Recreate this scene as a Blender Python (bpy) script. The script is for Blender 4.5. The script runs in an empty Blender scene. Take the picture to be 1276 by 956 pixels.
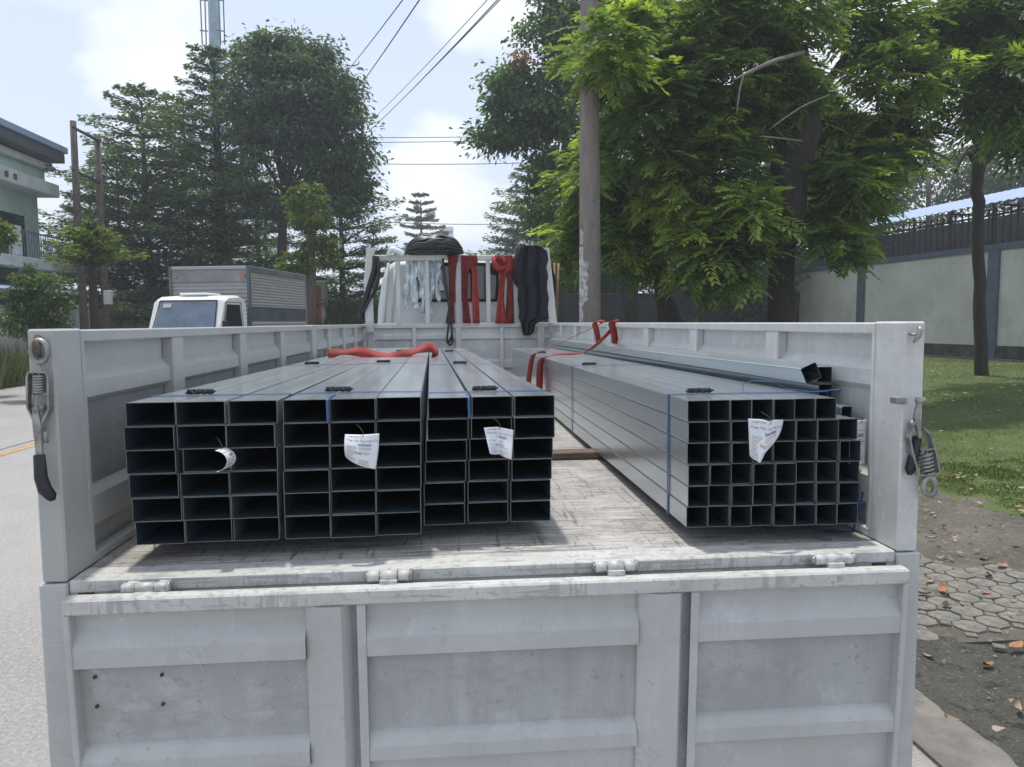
import bpy, bmesh, math, random
import numpy as np
from mathutils import Vector, Matrix, Euler
R=math.radians; PI=math.pi
rnd=random.Random(7); nr=np.random.default_rng(7)
scene=bpy.context.scene; COL=scene.collection
# ------------------------------------------------------------ camera
CAMH=1.90; FPX=920.0; YAW=.0861; PITCH=.0828; ROLL=.0084
cam=bpy.data.cameras.new('camera'); camo=bpy.data.objects.new('camera',cam); COL.objects.link(camo)
cam.sensor_width=36; cam.lens=36*FPX/1276; cam.clip_end=3000; cam.clip_start=.02
CM=(Matrix.Rotation(-YAW,3,'Z')@Matrix.Rotation(PI/2-PITCH,3,'X')@Matrix.Rotation(-ROLL,3,'Z'))
camo.matrix_world=Matrix.Translation((0,0,CAMH))@CM.to_4x4()
scene.camera=camo
# ------------------------------------------------------------ world + sun
SUN_EL=76; SUN_AZ=-16    # degrees; azimuth from the bed's forward axis, negative = left
w=bpy.data.worlds.new('World'); scene.world=w; w.use_nodes=True
nt=w.node_tree; nt.nodes.clear()
def N(t,tp,**k):
    n=t.nodes.new(tp)
    for a,b in k.items(): setattr(n,a,b)
    return n
def mth(t,op,a,b=None,clamp=False):
    n=N(t,'ShaderNodeMath',operation=op); n.use_clamp=clamp
    for i,v in enumerate((a,b)):
        if v is None: continue
        if isinstance(v,(int,float)): n.inputs[i].default_value=v
        else: t.links.new(v,n.inputs[i])
    return n.outputs[0]
def mixc(t,fac,a,b,mode='MIX'):
    n=N(t,'ShaderNodeMix',data_type='RGBA',blend_type=mode)
    for s,v in ((n.inputs[0],fac),(n.inputs[6],a),(n.inputs[7],b)):
        if isinstance(v,(int,float)): s.default_value=v
        elif isinstance(v,(tuple,list)): s.default_value=(*v[:3],1)
        else: t.links.new(v,s)
    return n.outputs[2]
def ramp(t,fac,pts,interp='LINEAR'):
    n=N(t,'ShaderNodeValToRGB'); n.color_ramp.interpolation=interp
    e=n.color_ramp.elements
    while len(e)<len(pts): e.new(.5)
    for i,(p,c) in enumerate(pts):
        e[i].position=p; e[i].color=(c,c,c,1) if isinstance(c,(int,float)) else (*c,1)
    t.links.new(fac,n.inputs[0]); return n.outputs[0]
sky=N(nt,'ShaderNodeTexSky',sky_type='NISHITA'); sky.sun_disc=False
sky.sun_elevation=R(SUN_EL); sky.sun_rotation=R(SUN_AZ); sky.air_density=1.1; sky.dust_density=2.5; sky.ozone_density=1.0
tc=N(nt,'ShaderNodeTexCoord')
sep=N(nt,'ShaderNodeSeparateXYZ'); nt.links.new(tc.outputs['Generated'],sep.inputs[0])
zc=mth(nt,'MAXIMUM',sep.outputs[2],0.0); zd=mth(nt,'ADD',zc,.22)
u=mth(nt,'DIVIDE',sep.outputs[0],zd); v=mth(nt,'DIVIDE',sep.outputs[1],zd)
cb=N(nt,'ShaderNodeCombineXYZ'); nt.links.new(u,cb.inputs[0]); nt.links.new(v,cb.inputs[1]); cb.inputs[2].default_value=3.1
no=N(nt,'ShaderNodeTexNoise'); no.inputs['Scale'].default_value=1.15; no.inputs['Detail'].default_value=9; no.inputs['Roughness'].default_value=.56
no.inputs['Distortion'].default_value=.25
nt.links.new(cb.outputs[0],no.inputs['Vector'])
def cloud_dir(px,py):
    d=CM@Vector(((px-638)/FPX,-(py-478)/FPX,-1)); d.normalize(); return d
fac=no.outputs['Fac']
for (px,py,r,a) in ((120,70,.17,.13),(215,120,.11,.13),(20,60,.10,-.10),(548,185,.085,.34),(500,215,.06,.16),(530,265,.10,.16),(640,40,.12,.12),(1080,40,.25,.2),(380,20,.15,-.12)):
    d=cloud_dir(px,py)
    vs=N(nt,'ShaderNodeVectorMath',operation='DISTANCE'); nt.links.new(tc.outputs['Generated'],vs.inputs[0]); vs.inputs[1].default_value=d
    k=mth(nt,'SUBTRACT',1.0,mth(nt,'DIVIDE',vs.outputs['Value'],r),clamp=True)
    fac=mth(nt,'ADD',fac,mth(nt,'MULTIPLY',k,a))
mask=ramp(nt,fac,((.50,0.0),(.56,.55),(.68,1.0)))
hz=ramp(nt,zc,((0,.75),(.10,.42),(.45,.10)))
shade=N(nt,'ShaderNodeTexNoise'); shade.inputs['Scale'].default_value=3.2; shade.inputs['Detail'].default_value=6; nt.links.new(cb.outputs[0],shade.inputs['Vector'])
SKY_GAIN=1.0
cc=mixc(nt,shade.outputs['Fac'],(6.5,6.9,7.5),(8.9,8.8,8.9))
c1=mixc(nt,hz,sky.outputs[0],(7.6,8.1,8.9))
c1b=mixc(nt,.55,c1,(5.5,6.35,7.8))
c2=mixc(nt,mth(nt,'MULTIPLY',mask,.85),c1b,cc)
bg=N(nt,'ShaderNodeBackground'); nt.links.new(c2,bg.inputs[0]); bg.inputs[1].default_value=.105
wo=N(nt,'ShaderNodeOutputWorld'); nt.links.new(bg.outputs[0],wo.inputs[0])
sl=bpy.data.lights.new('sun','SUN'); so=bpy.data.objects.new('sun',sl); COL.objects.link(so)
sl.energy=2.4; sl.angle=R(2.2); sl.color=(1,.955,.88)
sd=Vector((math.sin(R(SUN_AZ))*math.cos(R(SUN_EL)),math.cos(R(SUN_AZ))*math.cos(R(SUN_EL)),math.sin(R(SUN_EL))))
so.rotation_euler=sd.to_track_quat('Z','Y').to_euler(); so.location=(0,0,40)
vs_=scene.view_settings; vs_.view_transform='Standard'; vs_.look='None'; vs_.exposure=.55; vs_.gamma=1; vs_.use_curve_mapping=False
scene.cycles.max_bounces=8; scene.cycles.transparent_max_bounces=8
# ------------------------------------------------------------ placement helpers
def ray(px,py): return CM@Vector(((px-638)/FPX,-(py-478)/FPX,-1))
CO=Vector((0,0,CAMH))
def at(px,py,Y): r=ray(px,py); return CO+r*(Y/r.y)
def atz(px,py,z): r=ray(px,py); return CO+r*((z-CAMH)/r.z)
# ------------------------------------------------------------ materials
def mat(name,col,rough=.6,metal=0,var=.25,scale=4,bump=.0,bscale=60,col2=None,spec=.5,stretch=None,dark=None,dscale=3,dthr=.6):
    """painted / plain surface with low-frequency colour variation, optional second colour patches, fine bump"""
    m=bpy.data.materials.new(name); m.use_nodes=True; t=m.node_tree; b=t.nodes['Principled BSDF']
    tcn=N(t,'ShaderNodeTexCoord'); vec=tcn.outputs['Object']
    if stretch:
        mp=N(t,'ShaderNodeMapping'); mp.inputs['Scale'].default_value=stretch; t.links.new(vec,mp.inputs[0]); vec=mp.outputs[0]
    n1=N(t,'ShaderNodeTexNoise'); n1.inputs['Scale'].default_value=scale; n1.inputs['Detail'].default_value=7; n1.inputs['Roughness'].default_value=.62
    t.links.new(vec,n1.inputs['Vector'])
    c2=col2 or tuple(c*(1-var*1.6) for c in col)
    ca=tuple(min(1,c*(1+var*.4)) for c in col)
    f=ramp(t,n1.outputs['Fac'],((.3,0.0),(.7,1.0)))
    c=mixc(t,f,c2,ca)
    if dark:
        n2=N(t,'ShaderNodeTexNoise'); n2.inputs['Scale'].default_value=dscale; n2.inputs['Detail'].default_value=8; n2.inputs['Roughness'].default_value=.7
        t.links.new(vec,n2.inputs['Vector'])
        f2=ramp(t,n2.outputs['Fac'],((dthr,0.0),(dthr+.08,1.0)))
        c=mixc(t,f2,c,dark)
    t.links.new(c,b.inputs['Base Color'])
    b.inputs['Roughness'].default_value=rough; b.inputs['Metallic'].default_value=metal; b.inputs['Specular IOR Level'].default_value=spec
    if bump:
        n3=N(t,'ShaderNodeTexNoise'); n3.inputs['Scale'].default_value=bscale; n3.inputs['Detail'].default_value=5; t.links.new(vec,n3.inputs['Vector'])
        bp=N(t,'ShaderNodeBump'); bp.inputs['Strength'].default_value=bump; bp.inputs['Distance'].default_value=.02; t.links.new(n3.outputs['Fac'],bp.inputs['Height'])
        t.links.new(bp.outputs[0],b.inputs['Normal'])
    return m
def worn_paint(name,col,grime=(.16,.13,.10),chips=.655,gr=.6,st=(1,1,1),rough=.42,streak=True,drips=False):
    """old light-grey truck paint: faded blotches, rubbed streaks, dark chips and rusty spots, whiter edges"""
    m=bpy.data.materials.new(name); m.use_nodes=True; t=m.node_tree; b=t.nodes['Principled BSDF']
    tcn=N(t,'ShaderNodeTexCoord'); o=tcn.outputs['Object']
    def noise(s,det=6,ro=.6,vec=None,sc=None,dist=0):
        n=N(t,'ShaderNodeTexNoise'); n.inputs['Scale'].default_value=s; n.inputs['Detail'].default_value=det; n.inputs['Roughness'].default_value=ro; n.inputs['Distortion'].default_value=dist
        vv=vec or o
        if sc:
            mp=N(t,'ShaderNodeMapping'); mp.inputs['Scale'].default_value=sc; t.links.new(vv,mp.inputs[0]); vv=mp.outputs[0]
        t.links.new(vv,n.inputs['Vector']); return n.outputs['Fac']
    big=noise(3.2,5,.6)
    c=mixc(t,ramp(t,big,((.35,0.0),(.65,1.0))),tuple(x*.70 for x in col),tuple(x*1.04 for x in col))
    blot=noise(9,8,.75,dist=.4)
    c=mixc(t,ramp(t,blot,((.54,0.0),(.66,.75))),c,tuple(min(.85,x*1.30) for x in col))
    runs=noise(16,5,.6,sc=(1,1,.12))
    c=mixc(t,ramp(t,runs,((.46,0.0),(.66,gr))),c,tuple(x*.60 for x in (col[0]*1.03,col[1],col[2]*.93)))
    ln=mth(t,'ABSOLUTE',mth(t,'SUBTRACT',noise(5.5,2,.4,dist=1.2),.5)); lm_=mth(t,'MULTIPLY',ramp(t,ln,((.0,1.0),(.0035,0.0))),ramp(t,noise(2.3,3,.5),((.50,0.0),(.58,.8))))
    c=mixc(t,lm_,c,tuple(x*.45 for x in col))
    ln2=mth(t,'ABSOLUTE',mth(t,'SUBTRACT',noise(9,2,.4,sc=(1,1,.35),dist=.6),.5)); lm2=mth(t,'MULTIPLY',ramp(t,ln2,((.0,1.0),(.004,0.0))),ramp(t,noise(4.1,3,.5),((.53,0.0),(.60,.8))))
    c=mixc(t,lm2,c,tuple(min(.85,x*1.5) for x in col))
    smu=noise(5,8,.8,sc=(.5,.5,1.6)); c=mixc(t,ramp(t,smu,((.53,0.0),(.64,.55))),c,(col[0]*.5,col[1]*.47,col[2]*.43))
    if drips:
        dr=mth(t,'MULTIPLY',ramp(t,noise(62,3,.6,sc=(1,1,.10)),((.50,0.0),(.58,1.0))),ramp(t,noise(3.4,4,.6),((.50,0.0),(.60,.85))))
        c=mixc(t,dr,c,(.08,.075,.07))
        hs=mth(t,'MULTIPLY',ramp(t,noise(40,4,.6,sc=(.12,1,2.5)),((.56,0.0),(.60,1.0))),ramp(t,noise(5.1,4,.6),((.48,0.0),(.56,.9))))
        c=mixc(t,hs,c,(.06,.055,.05))
    ch=noise(34,6,.8)
    c=mixc(t,ramp(t,ch,((chips,0.0),(chips+.035,.9))),c,grime)
    sp=N(t,'ShaderNodeTexVoronoi'); sp.inputs['Scale'].default_value=26; t.links.new(o,sp.inputs['Vector'])
    c=mixc(t,ramp(t,sp.outputs['Distance'],((.035,.8),(.06,0.0))),c,(.09,.06,.045))
    geo=N(t,'ShaderNodeNewGeometry')
    edge=ramp(t,geo.outputs['Pointiness'],((.51,0.0),(.56,.5)))
    c=mixc(t,edge,c,(.62,.62,.60))
    t.links.new(c,b.inputs['Base Color'])
    rr=ramp(t,blot,((.3,rough+.16),(.7,rough-.05))); t.links.new(rr,b.inputs['Roughness'])
    bp=N(t,'ShaderNodeBump'); bp.inputs['Strength'].default_value=.22; bp.inputs['Distance'].default_value=.01
    t.links.new(noise(7,4,.5),bp.inputs['Height']); t.links.new(bp.outputs[0],b.inputs['Normal'])
    return m
def galv(name,base=(.44,.47,.50),rough=.3,metal=.78,axis=1):
    m=bpy.data.materials.new(name); m.use_nodes=True; t=m.node_tree; b=t.nodes['Principled BSDF']
    tcn=N(t,'ShaderNodeTexCoord'); o=tcn.outputs['Object']
    mp=N(t,'ShaderNodeMapping'); mp.inputs['Scale'].default_value=(6,.35,6); t.links.new(o,mp.inputs[0])
    n=N(t,'ShaderNodeTexNoise'); n.inputs['Scale'].default_value=3; n.inputs['Detail'].default_value=4; n.inputs['Roughness'].default_value=.55; t.links.new(mp.outputs[0],n.inputs['Vector'])
    n2=N(t,'ShaderNodeTexNoise'); n2.inputs['Scale'].default_value=1.6; n2.inputs['Detail'].default_value=3; n2.inputs['Roughness'].default_value=.5; t.links.new(o,n2.inputs['Vector'])
    vo=N(t,'ShaderNodeTexVoronoi'); vo.inputs['Scale'].default_value=90; t.links.new(o,vo.inputs['Vector'])
    c=mixc(t,ramp(t,n.outputs['Fac'],((.3,0.0),(.72,1.0))),tuple(x*.92 for x in base),tuple(x*1.07 for x in base))
    c=mixc(t,ramp(t,n2.outputs['Fac'],((.40,0.0),(.85,.7))),c,(.60,.63,.66))
    c=mixc(t,.05,c,vo.outputs['Color'],'OVERLAY')
    oi=N(t,'ShaderNodeObjectInfo')
    c=mixc(t,ramp(t,oi.outputs['Random'],((0,0.0),(1,.45))),c,tuple(x*.66 for x in base))
    t.links.new(c,b.inputs['Base Color']); b.inputs['Metallic'].default_value=metal
    t.links.new(ramp(t,n.outputs['Fac'],((.3,rough-.015),(.7,rough+.03))),b.inputs['Roughness'])
    return m
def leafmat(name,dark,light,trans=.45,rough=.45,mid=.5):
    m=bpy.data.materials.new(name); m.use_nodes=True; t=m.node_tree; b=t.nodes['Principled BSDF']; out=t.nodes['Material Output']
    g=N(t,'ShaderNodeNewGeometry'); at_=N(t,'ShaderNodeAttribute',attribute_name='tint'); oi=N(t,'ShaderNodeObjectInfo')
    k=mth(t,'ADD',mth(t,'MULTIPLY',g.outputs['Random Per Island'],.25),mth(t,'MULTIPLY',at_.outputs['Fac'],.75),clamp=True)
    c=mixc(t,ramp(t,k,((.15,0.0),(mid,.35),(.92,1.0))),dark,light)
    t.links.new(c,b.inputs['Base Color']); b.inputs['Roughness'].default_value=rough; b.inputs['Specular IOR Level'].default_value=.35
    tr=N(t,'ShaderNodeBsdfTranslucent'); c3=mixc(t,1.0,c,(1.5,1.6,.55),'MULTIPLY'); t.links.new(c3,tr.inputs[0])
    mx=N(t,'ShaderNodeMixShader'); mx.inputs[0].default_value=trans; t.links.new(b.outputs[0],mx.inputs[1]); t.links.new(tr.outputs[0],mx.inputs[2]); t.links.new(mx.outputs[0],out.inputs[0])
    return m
M={}
M['paint']=worn_paint('faded_grey_paint',(.345,.360,.372),chips=.605)
M['paint_r']=worn_paint('faded_lit_paint',(.55,.555,.555),chips=.61)  # lit copy of the truck paint: right wall's sunlight is in the colour
M['paint_l']=worn_paint('faded_shaded_paint',(.185,.195,.19),chips=.61)  # shaded copy of the truck paint: left wall's shade is in the colour
M['paint_b']=worn_paint('smeared_beam_paint',(.34,.355,.37),chips=.60,drips=True)
M['trim']=worn_paint('rubbed_trim_paint',(.50,.495,.475),grime=(.07,.055,.045),chips=.555,drips=True)
M['reflect']=mat('pale_band_paint',(.62,.63,.63),.5,var=.1)
def floor_material():
    m=bpy.data.materials.new('scuffed_bed_floor'); m.use_nodes=True; t=m.node_tree; b=t.nodes['Principled BSDF']
    tcn=N(t,'ShaderNodeTexCoord'); o=tcn.outputs['Object']
    def ns(s,sc,det=7,ro=.65,dist=0):
        mp=N(t,'ShaderNodeMapping'); mp.inputs['Scale'].default_value=sc; t.links.new(o,mp.inputs[0])
        n=N(t,'ShaderNodeTexNoise'); n.inputs['Scale'].default_value=s; n.inputs['Detail'].default_value=det; n.inputs['Roughness'].default_value=ro; n.inputs['Distortion'].default_value=dist; t.links.new(mp.outputs[0],n.inputs['Vector']); return n.outputs['Fac']
    c=mixc(t,ramp(t,ns(4,(1,1,1)),((.35,0.0),(.65,1.0))),(.29,.275,.255),(.46,.445,.42))
    c=mixc(t,ramp(t,ns(11,(.8,2.0,1),dist=.9),((.50,0.0),(.66,.7))),c,(.21,.195,.175))
    c=mixc(t,ramp(t,ns(30,(.10,4,1),dist=.2),((.55,0.0),(.61,.8))),c,(.07,.06,.055))
    c=mixc(t,ramp(t,ns(26,(2.2,.16,1),dist=.5),((.58,0.0),(.63,.7))),c,(.08,.07,.06))
    c=mixc(t,ramp(t,ns(16,(.25,5,1)),((.56,0.0),(.62,.7))),c,(.58,.56,.53))
    c=mixc(t,ramp(t,ns(48,(1,1,1),6,.8),((.57,0.0),(.62,.85))),c,(.06,.05,.045))
    t.links.new(c,b.inputs['Base Color']); b.inputs['Roughness'].default_value=.55
    bp=N(t,'ShaderNodeBump'); bp.inputs['Strength'].default_value=.3; bp.inputs['Distance'].default_value=.01; t.links.new(ns(20,(.5,3,1)),bp.inputs['Height']); t.links.new(bp.outputs[0],b.inputs['Normal'])
    return m
M['floor']=floor_material()
M['galv']=galv('galvanised_steel',(.53,.59,.625),.22)
M['galv_top']=galv('galvanised_steel_bright',(.50,.53,.55),.26)
M['bore']=mat('shaded_bore_steel',(.052,.082,.105),.34,var=.3,scale=3)  # shade deep inside the galvanised tubes, painted as a dark colour
M['cut']=mat('cut_edge_steel',(.21,.21,.19),.45,metal=.6,var=.2)
M['strap_b']=mat('blue_strapping',(.03,.10,.32),.35,var=.2,scale=10)
M['clip']=mat('dark_crimped_seal',(.03,.04,.045),.35,metal=.5,var=.3,scale=20)
M['red']=mat('red_webbing',(.33,.032,.024),.75,var=.3,scale=9,bump=.35,bscale=220)
M['red2']=mat('dark_red_webbing',(.19,.016,.018),.8,var=.35,scale=9,bump=.35,bscale=220)
M['black_cloth']=mat('black_cloth',(.016,.018,.026),.9,var=.4,scale=6,bump=.5,bscale=30)
M['tarp']=mat('dark_green_tarpaulin',(.022,.034,.034),.42,var=.4,scale=7,bump=.3,bscale=25)
M['rope']=mat('dark_rubber_cord',(.02,.022,.022),.6,var=.3)
M['plastic']=mat('clear_plastic_strip',(.62,.70,.74),.18,var=.3,scale=12,spec=.9)
M['cab']=mat('white_cab_paint',(.62,.66,.66),.3,var=.12,scale=2,spec=.6)
M['cabglass']=mat('dark_cab_glass',(.02,.025,.03),.08,var=.1,spec=.9)
M['wood']=mat('rough_timber',(.17,.115,.085),.8,var=.4,scale=6,stretch=(1,8,8),bump=.4,bscale=40)
M['bamboo']=mat('bamboo',(.30,.16,.06),.6,var=.3,scale=10)
M['latch']=mat('weathered_latch_steel',(.36,.36,.34),.45,metal=.55,var=.35,scale=30,dark=(.12,.08,.05),dscale=60,dthr=.66)
M['grip']=mat('black_rubber_grip',(.014,.016,.02),.45,var=.2)
M['rust']=mat('rusty_bolt',(.10,.075,.06),.7,metal=.4,var=.3,scale=40)
M['paper']=mat('white_tag_paper',(.74,.75,.78),.65,var=.06,scale=20)
M['ink']=mat('tag_print_ink',(.16,.19,.28),.7,var=.1)
M['ink2']=mat('tag_orange_stamp',(.62,.42,.32),.7,var=.1)
M['conc_pole']=mat('weathered_pole_concrete',(.23,.20,.18),.85,var=.22,scale=3,stretch=(2,2,.5),bump=.3,bscale=50,dark=(.10,.09,.08),dscale=6,dthr=.68)
M['poster']=mat('peeling_poster_paper',(.58,.57,.55),.8,var=.45,scale=14,dark=(.25,.24,.25),dscale=30,dthr=.55)
M['bark']=mat('dark_bark',(.055,.045,.036),.95,var=.4,scale=8,stretch=(3,3,.6),bump=.9,bscale=18)
M['bark2']=mat('grey_bark',(.12,.10,.085),.95,var=.4,scale=8,stretch=(3,3,.6),bump=.9,bscale=18)
M['twig']=mat('pale_dead_twig',(.24,.20,.17),.9,var=.3)
M['wall_g']=mat('stained_pale_green_render',(.60,.595,.535),.9,var=.16,scale=.5,bump=.15,bscale=12,dark=(.46,.475,.41),dscale=.9,dthr=.52)
M['wall_b']=mat('blue_grey_pier_paint',(.10,.125,.18),.7,var=.2,scale=2)
M['mould']=mat('mouldy_wall_base',(.085,.085,.07),.95,var=.5,scale=3,dark=(.2,.2,.17),dscale=3,dthr=.6)
M['roof_b']=mat('pale_blue_sheet_roof',(.33,.42,.60),.4,var=.1,scale=1,metal=.1)
M['iron']=mat('dark_iron',(.03,.033,.04),.6,var=.3)
M['darkwall']=mat('near_black_wall',(.035,.037,.038),.95,var=.4,scale=2)  # near-black grey backdrop behind the bars and the tree trunks
M['bld']=mat('pale_green_render',(.55,.70,.62),.85,var=.16,scale=.6,dark=(.36,.42,.39),dscale=1.2,dthr=.6)
M['bld_l']=mat('white_green_cornice',(.66,.71,.68),.8,var=.15,scale=2,dark=(.25,.27,.25),dscale=4,dthr=.62)
M['bld_d']=mat('dark_eave',(.09,.10,.11),.7,var=.2)
M['bluerail']=mat('faded_blue_rail',(.14,.19,.26),.6,var=.2)
M['lowwall']=mat('grubby_white_wall',(.42,.42,.40),.9,var=.25,scale=1,dark=(.2,.19,.17),dscale=2,dthr=.6)
M['box']=mat('ribbed_box_aluminium',(.33,.32,.325),.38,metal=.35,var=.1)
M['boxgrey']=mat('box_grey_trim',(.22,.23,.25),.4,var=.25,scale=3,metal=.3)
M['boxdark']=mat('dark_side_band',(.10,.12,.14),.3,var=.3,scale=3)
M['truckwhite']=mat('white_truck_paint',(.74,.76,.74),.3,var=.06)
M['wind']=mat('blue_windscreen',(.10,.15,.21),.08,var=.25,scale=3,spec=.9)
M['rubber']=mat('tyre_rubber',(.02,.02,.02),.8,var=.2)
M['amber']=mat('amber_lamp',(.42,.16,.05),.3,var=.1)
M['pink']=mat('pink_sticker',(.65,.25,.42),.5,var=.1)
M['mast']=mat('blue_grey_mast_steel',(.27,.38,.44),.5,metal=.2,var=.2,scale=2)
M['wire']=mat('grey_cable',(.09,.10,.11),.6,var=.1)
M['asphalt']=None
M['stone']=mat('worn_paving_stone',(.225,.215,.185),.9,var=.3,scale=18,bump=.6,bscale=90,dark=(.16,.155,.13),dscale=9,dthr=.6)
M['kerb']=mat('pitted_concrete_strip',(.22,.20,.18),.9,var=.3,scale=5,bump=.5,bscale=60,dark=(.13,.12,.1),dscale=14,dthr=.6)
M['leafo']=mat('orange_dead_leaf',(.42,.20,.10),.7,var=.3,scale=20)
M['leafb']=mat('tan_dead_leaf',(.38,.30,.20),.75,var=.3,scale=20)
M['leafd']=mat('brown_dead_leaf',(.13,.075,.045),.8,var=.4,scale=20)
M['weeds']=leafmat('dull_weed_blade',(.045,.075,.03),(.15,.19,.085),.4)
M['grassb']=leafmat('grass_blade',(.06,.095,.02),(.17,.235,.05),.4)
M['l_tier']=leafmat('dark_tier_foliage',(.038,.070,.048),(.13,.19,.09),.38)
M['l_round']=leafmat('deep_green_foliage',(.040,.070,.050),(.13,.19,.095),.38)
M['l_soft']=leafmat('soft_green_foliage',(.045,.085,.045),(.15,.23,.10),.42)
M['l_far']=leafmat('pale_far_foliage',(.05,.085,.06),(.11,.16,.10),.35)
M['l_yel']=leafmat('yellow_green_foliage',(.05,.10,.02),(.20,.24,.035),.45)
M['l_pin']=leafmat('pinnate_foliage',(.075,.125,.058),(.36,.44,.10),.52,.34,.52)
M['l_pin_d']=leafmat('dark_pinnate_foliage',(.06,.10,.05),(.26,.34,.08),.50,.36,.55)
M['l_mid']=leafmat('mid_green_foliage',(.035,.075,.028),(.12,.19,.05),.42)
M['l_red']=leafmat('reddish_young_foliage',(.10,.05,.03),(.34,.12,.05),.5)
M['hut']=mat('hut_white',(.5,.5,.48),.7,var=.1)
M['hutred']=mat('hut_red_door',(.35,.08,.05),.7,var=.1)
M['far']=mat('far_white_building',(.55,.58,.62),.8,var=.05)
# ------------------------------------------------------------ mesh helpers
class MB:
    def __init__(s): s.v=[]; s.f=[]; s.m=[]; s.mi=0; s.sm=[]; s.smooth=False
    def add(s,vs,fs):
        k=len(s.v); s.v+= [tuple(x) for x in vs]; s.f+=[tuple(i+k for i in f) for f in fs]; s.m+=[s.mi]*len(fs); s.sm+=[s.smooth]*len(fs); return s
    def box(s,x0,x1,y0,y1,z0,z1,mx=None):
        P=[Vector(p) for p in ((x0,y0,z0),(x1,y0,z0),(x1,y1,z0),(x0,y1,z0),(x0,y0,z1),(x1,y0,z1),(x1,y1,z1),(x0,y1,z1))]
        if mx is not None: P=[mx@p for p in P]
        return s.add(P,[(0,3,2,1),(4,5,6,7),(0,1,5,4),(1,2,6,5),(2,3,7,6),(3,0,4,7)])
    def bbox(s,x0,x1,y0,y1,z0,z1,b=.004,mx=None):
        """box with chamfered vertical-profile edges: three chamfer rings"""
        xs=(x0,x0+b,x1-b,x1)
        def ring(z,i): 
            return [(x0+i,y0+b if i==0 else y0+i,z),]
        R_=[]
        for z,i in ((z0,b),(z0+b,0),(z1-b,0),(z1,b)):
            R_.append([(x0+i+b*(i==0),y0+i,z),(x1-i-b*(i==0),y0+i,z),(x1-i,y0+i+b*(i==0),z),(x1-i,y1-i-b*(i==0),z),(x1-i-b*(i==0),y1-i,z),(x0+i+b*(i==0),y1-i,z),(x0+i,y1-i-b*(i==0),z),(x0+i,y0+i+b*(i==0),z)])
        vs=[Vector(p) for r in R_ for p in r]
        if mx is not None: vs=[mx@p for p in vs]
        fs=[tuple(range(7,-1,-1)),tuple(range(24,32))]
        for k in range(3):
            for j in range(8): fs.append((k*8+j,k*8+(j+1)%8,(k+1)*8+(j+1)%8,(k+1)*8+j))
        return s.add(vs,fs)
    def tube(s,path,r,n=8,cap=True,closed=False):
        P=[Vector(p) for p in path]; L=len(P)
        rr=r if isinstance(r,(list,tuple)) else [r]*L
        vs=[];up=Vector((0,0,1))
        prev=None
        for i,p in enumerate(P):
            if closed: t=P[(i+1)%L]-P[i-1]
            else: t=(P[min(i+1,L-1)]-P[max(i-1,0)])
            if t.length<1e-9: t=Vector((0,0,1))
            t.normalize()
            if prev is None:
                a=t.orthogonal().normalized()
            else:
                a=(prev-t*prev.dot(t)); a=a.normalized() if a.length>1e-6 else t.orthogonal().normalized()
            prev=a; b=t.cross(a)
            for k in range(n):
                q=2*PI*k/n; vs.append(p+(a*math.cos(q)+b*math.sin(q))*rr[i])
        fs=[]
        for i in range(L if closed else L-1):
            j=(i+1)%L
            for k in range(n): fs.append((i*n+k,i*n+(k+1)%n,j*n+(k+1)%n,j*n+k))
        sm=s.smooth; s.smooth=True
        if cap and not closed: fs+= [tuple(range(n-1,-1,-1)),tuple((L-1)*n+k for k in range(n))]
        s.add(vs,fs); s.smooth=sm
        return s
    def ribbon(s,path,width,side,th=.003):
        """flat webbing: path points, side = width direction per point (or one vector), closed thin section"""
        P=[Vector(p) for p in path]; L=len(P); vs=[]
        for i,p in enumerate(P):
            sv=Vector(side[i] if isinstance(side,list) else side).normalized()
            t=(P[min(i+1,L-1)]-P[max(i-1,0)]).normalized(); n=sv.cross(t)
            n=n.normalized() if n.length>1e-6 else Vector((0,0,1))
            ww=width[i] if isinstance(width,list) else width
            for a,b in ((-1,-1),(1,-1),(1,1),(-1,1)): vs.append(p+sv*ww/2*a+n*th/2*b)
        fs=[(3,2,1,0),tuple((L-1)*4+k for k in range(4))]
        for i in range(L-1):
            for k in range(4): fs.append((i*4+k,i*4+(k+1)%4,i*4+4+(k+1)%4,i*4+4+k))
        return s.add(vs,fs)
    def extr(s,prof,a,b,fn,closed=True,cap=True):
        """profile (2D list) swept between scalars a and b; fn(u,v,t)->point"""
        n=len(prof); vs=[fn(p[0],p[1],a) for p in prof]+[fn(p[0],p[1],b) for p in prof]
        fs=[(i,(i+1)%n,n+(i+1)%n,n+i) for i in range(n if closed else n-1)]
        if cap and closed: fs+=[tuple(range(n-1,-1,-1)),tuple(range(n,2*n))]
        return s.add(vs,fs)
    def mesh(s,name,mats):
        me=bpy.data.meshes.new(name); me.from_pydata(s.v,[],s.f)
        for m in (mats if isinstance(mats,(list,tuple)) else [mats]): me.materials.append(m)
        me.polygons.foreach_set('material_index',s.m); me.polygons.foreach_set('use_smooth',s.sm)
        bm=bmesh.new(); bm.from_mesh(me); bmesh.ops.recalc_face_normals(bm,faces=bm.faces); bm.to_mesh(me); bm.free()
        me.update(); return me
    def build(s,name,mats,parent=None,**tags):
        """vertices are world coordinates unless parent carries them (parent's own location is subtracted)"""
        me=s.mesh(name,mats); off=chain(parent)
        if off.length>0: me.transform(Matrix.Translation(-off))
        return link(name,me,parent,**tags)
def chain(p):
    o=Vector((0,0,0))
    while p is not None: o+=p.location; p=p.parent
    return o
def link(name,me,parent=None,loc=(0,0,0),rot=(0,0,0),**tags):
    o=bpy.data.objects.new(name,me); COL.objects.link(o); o.parent=parent; o.location=loc; o.rotation_euler=rot
    for k,v in tags.items(): o[k]=v
    return o
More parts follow.
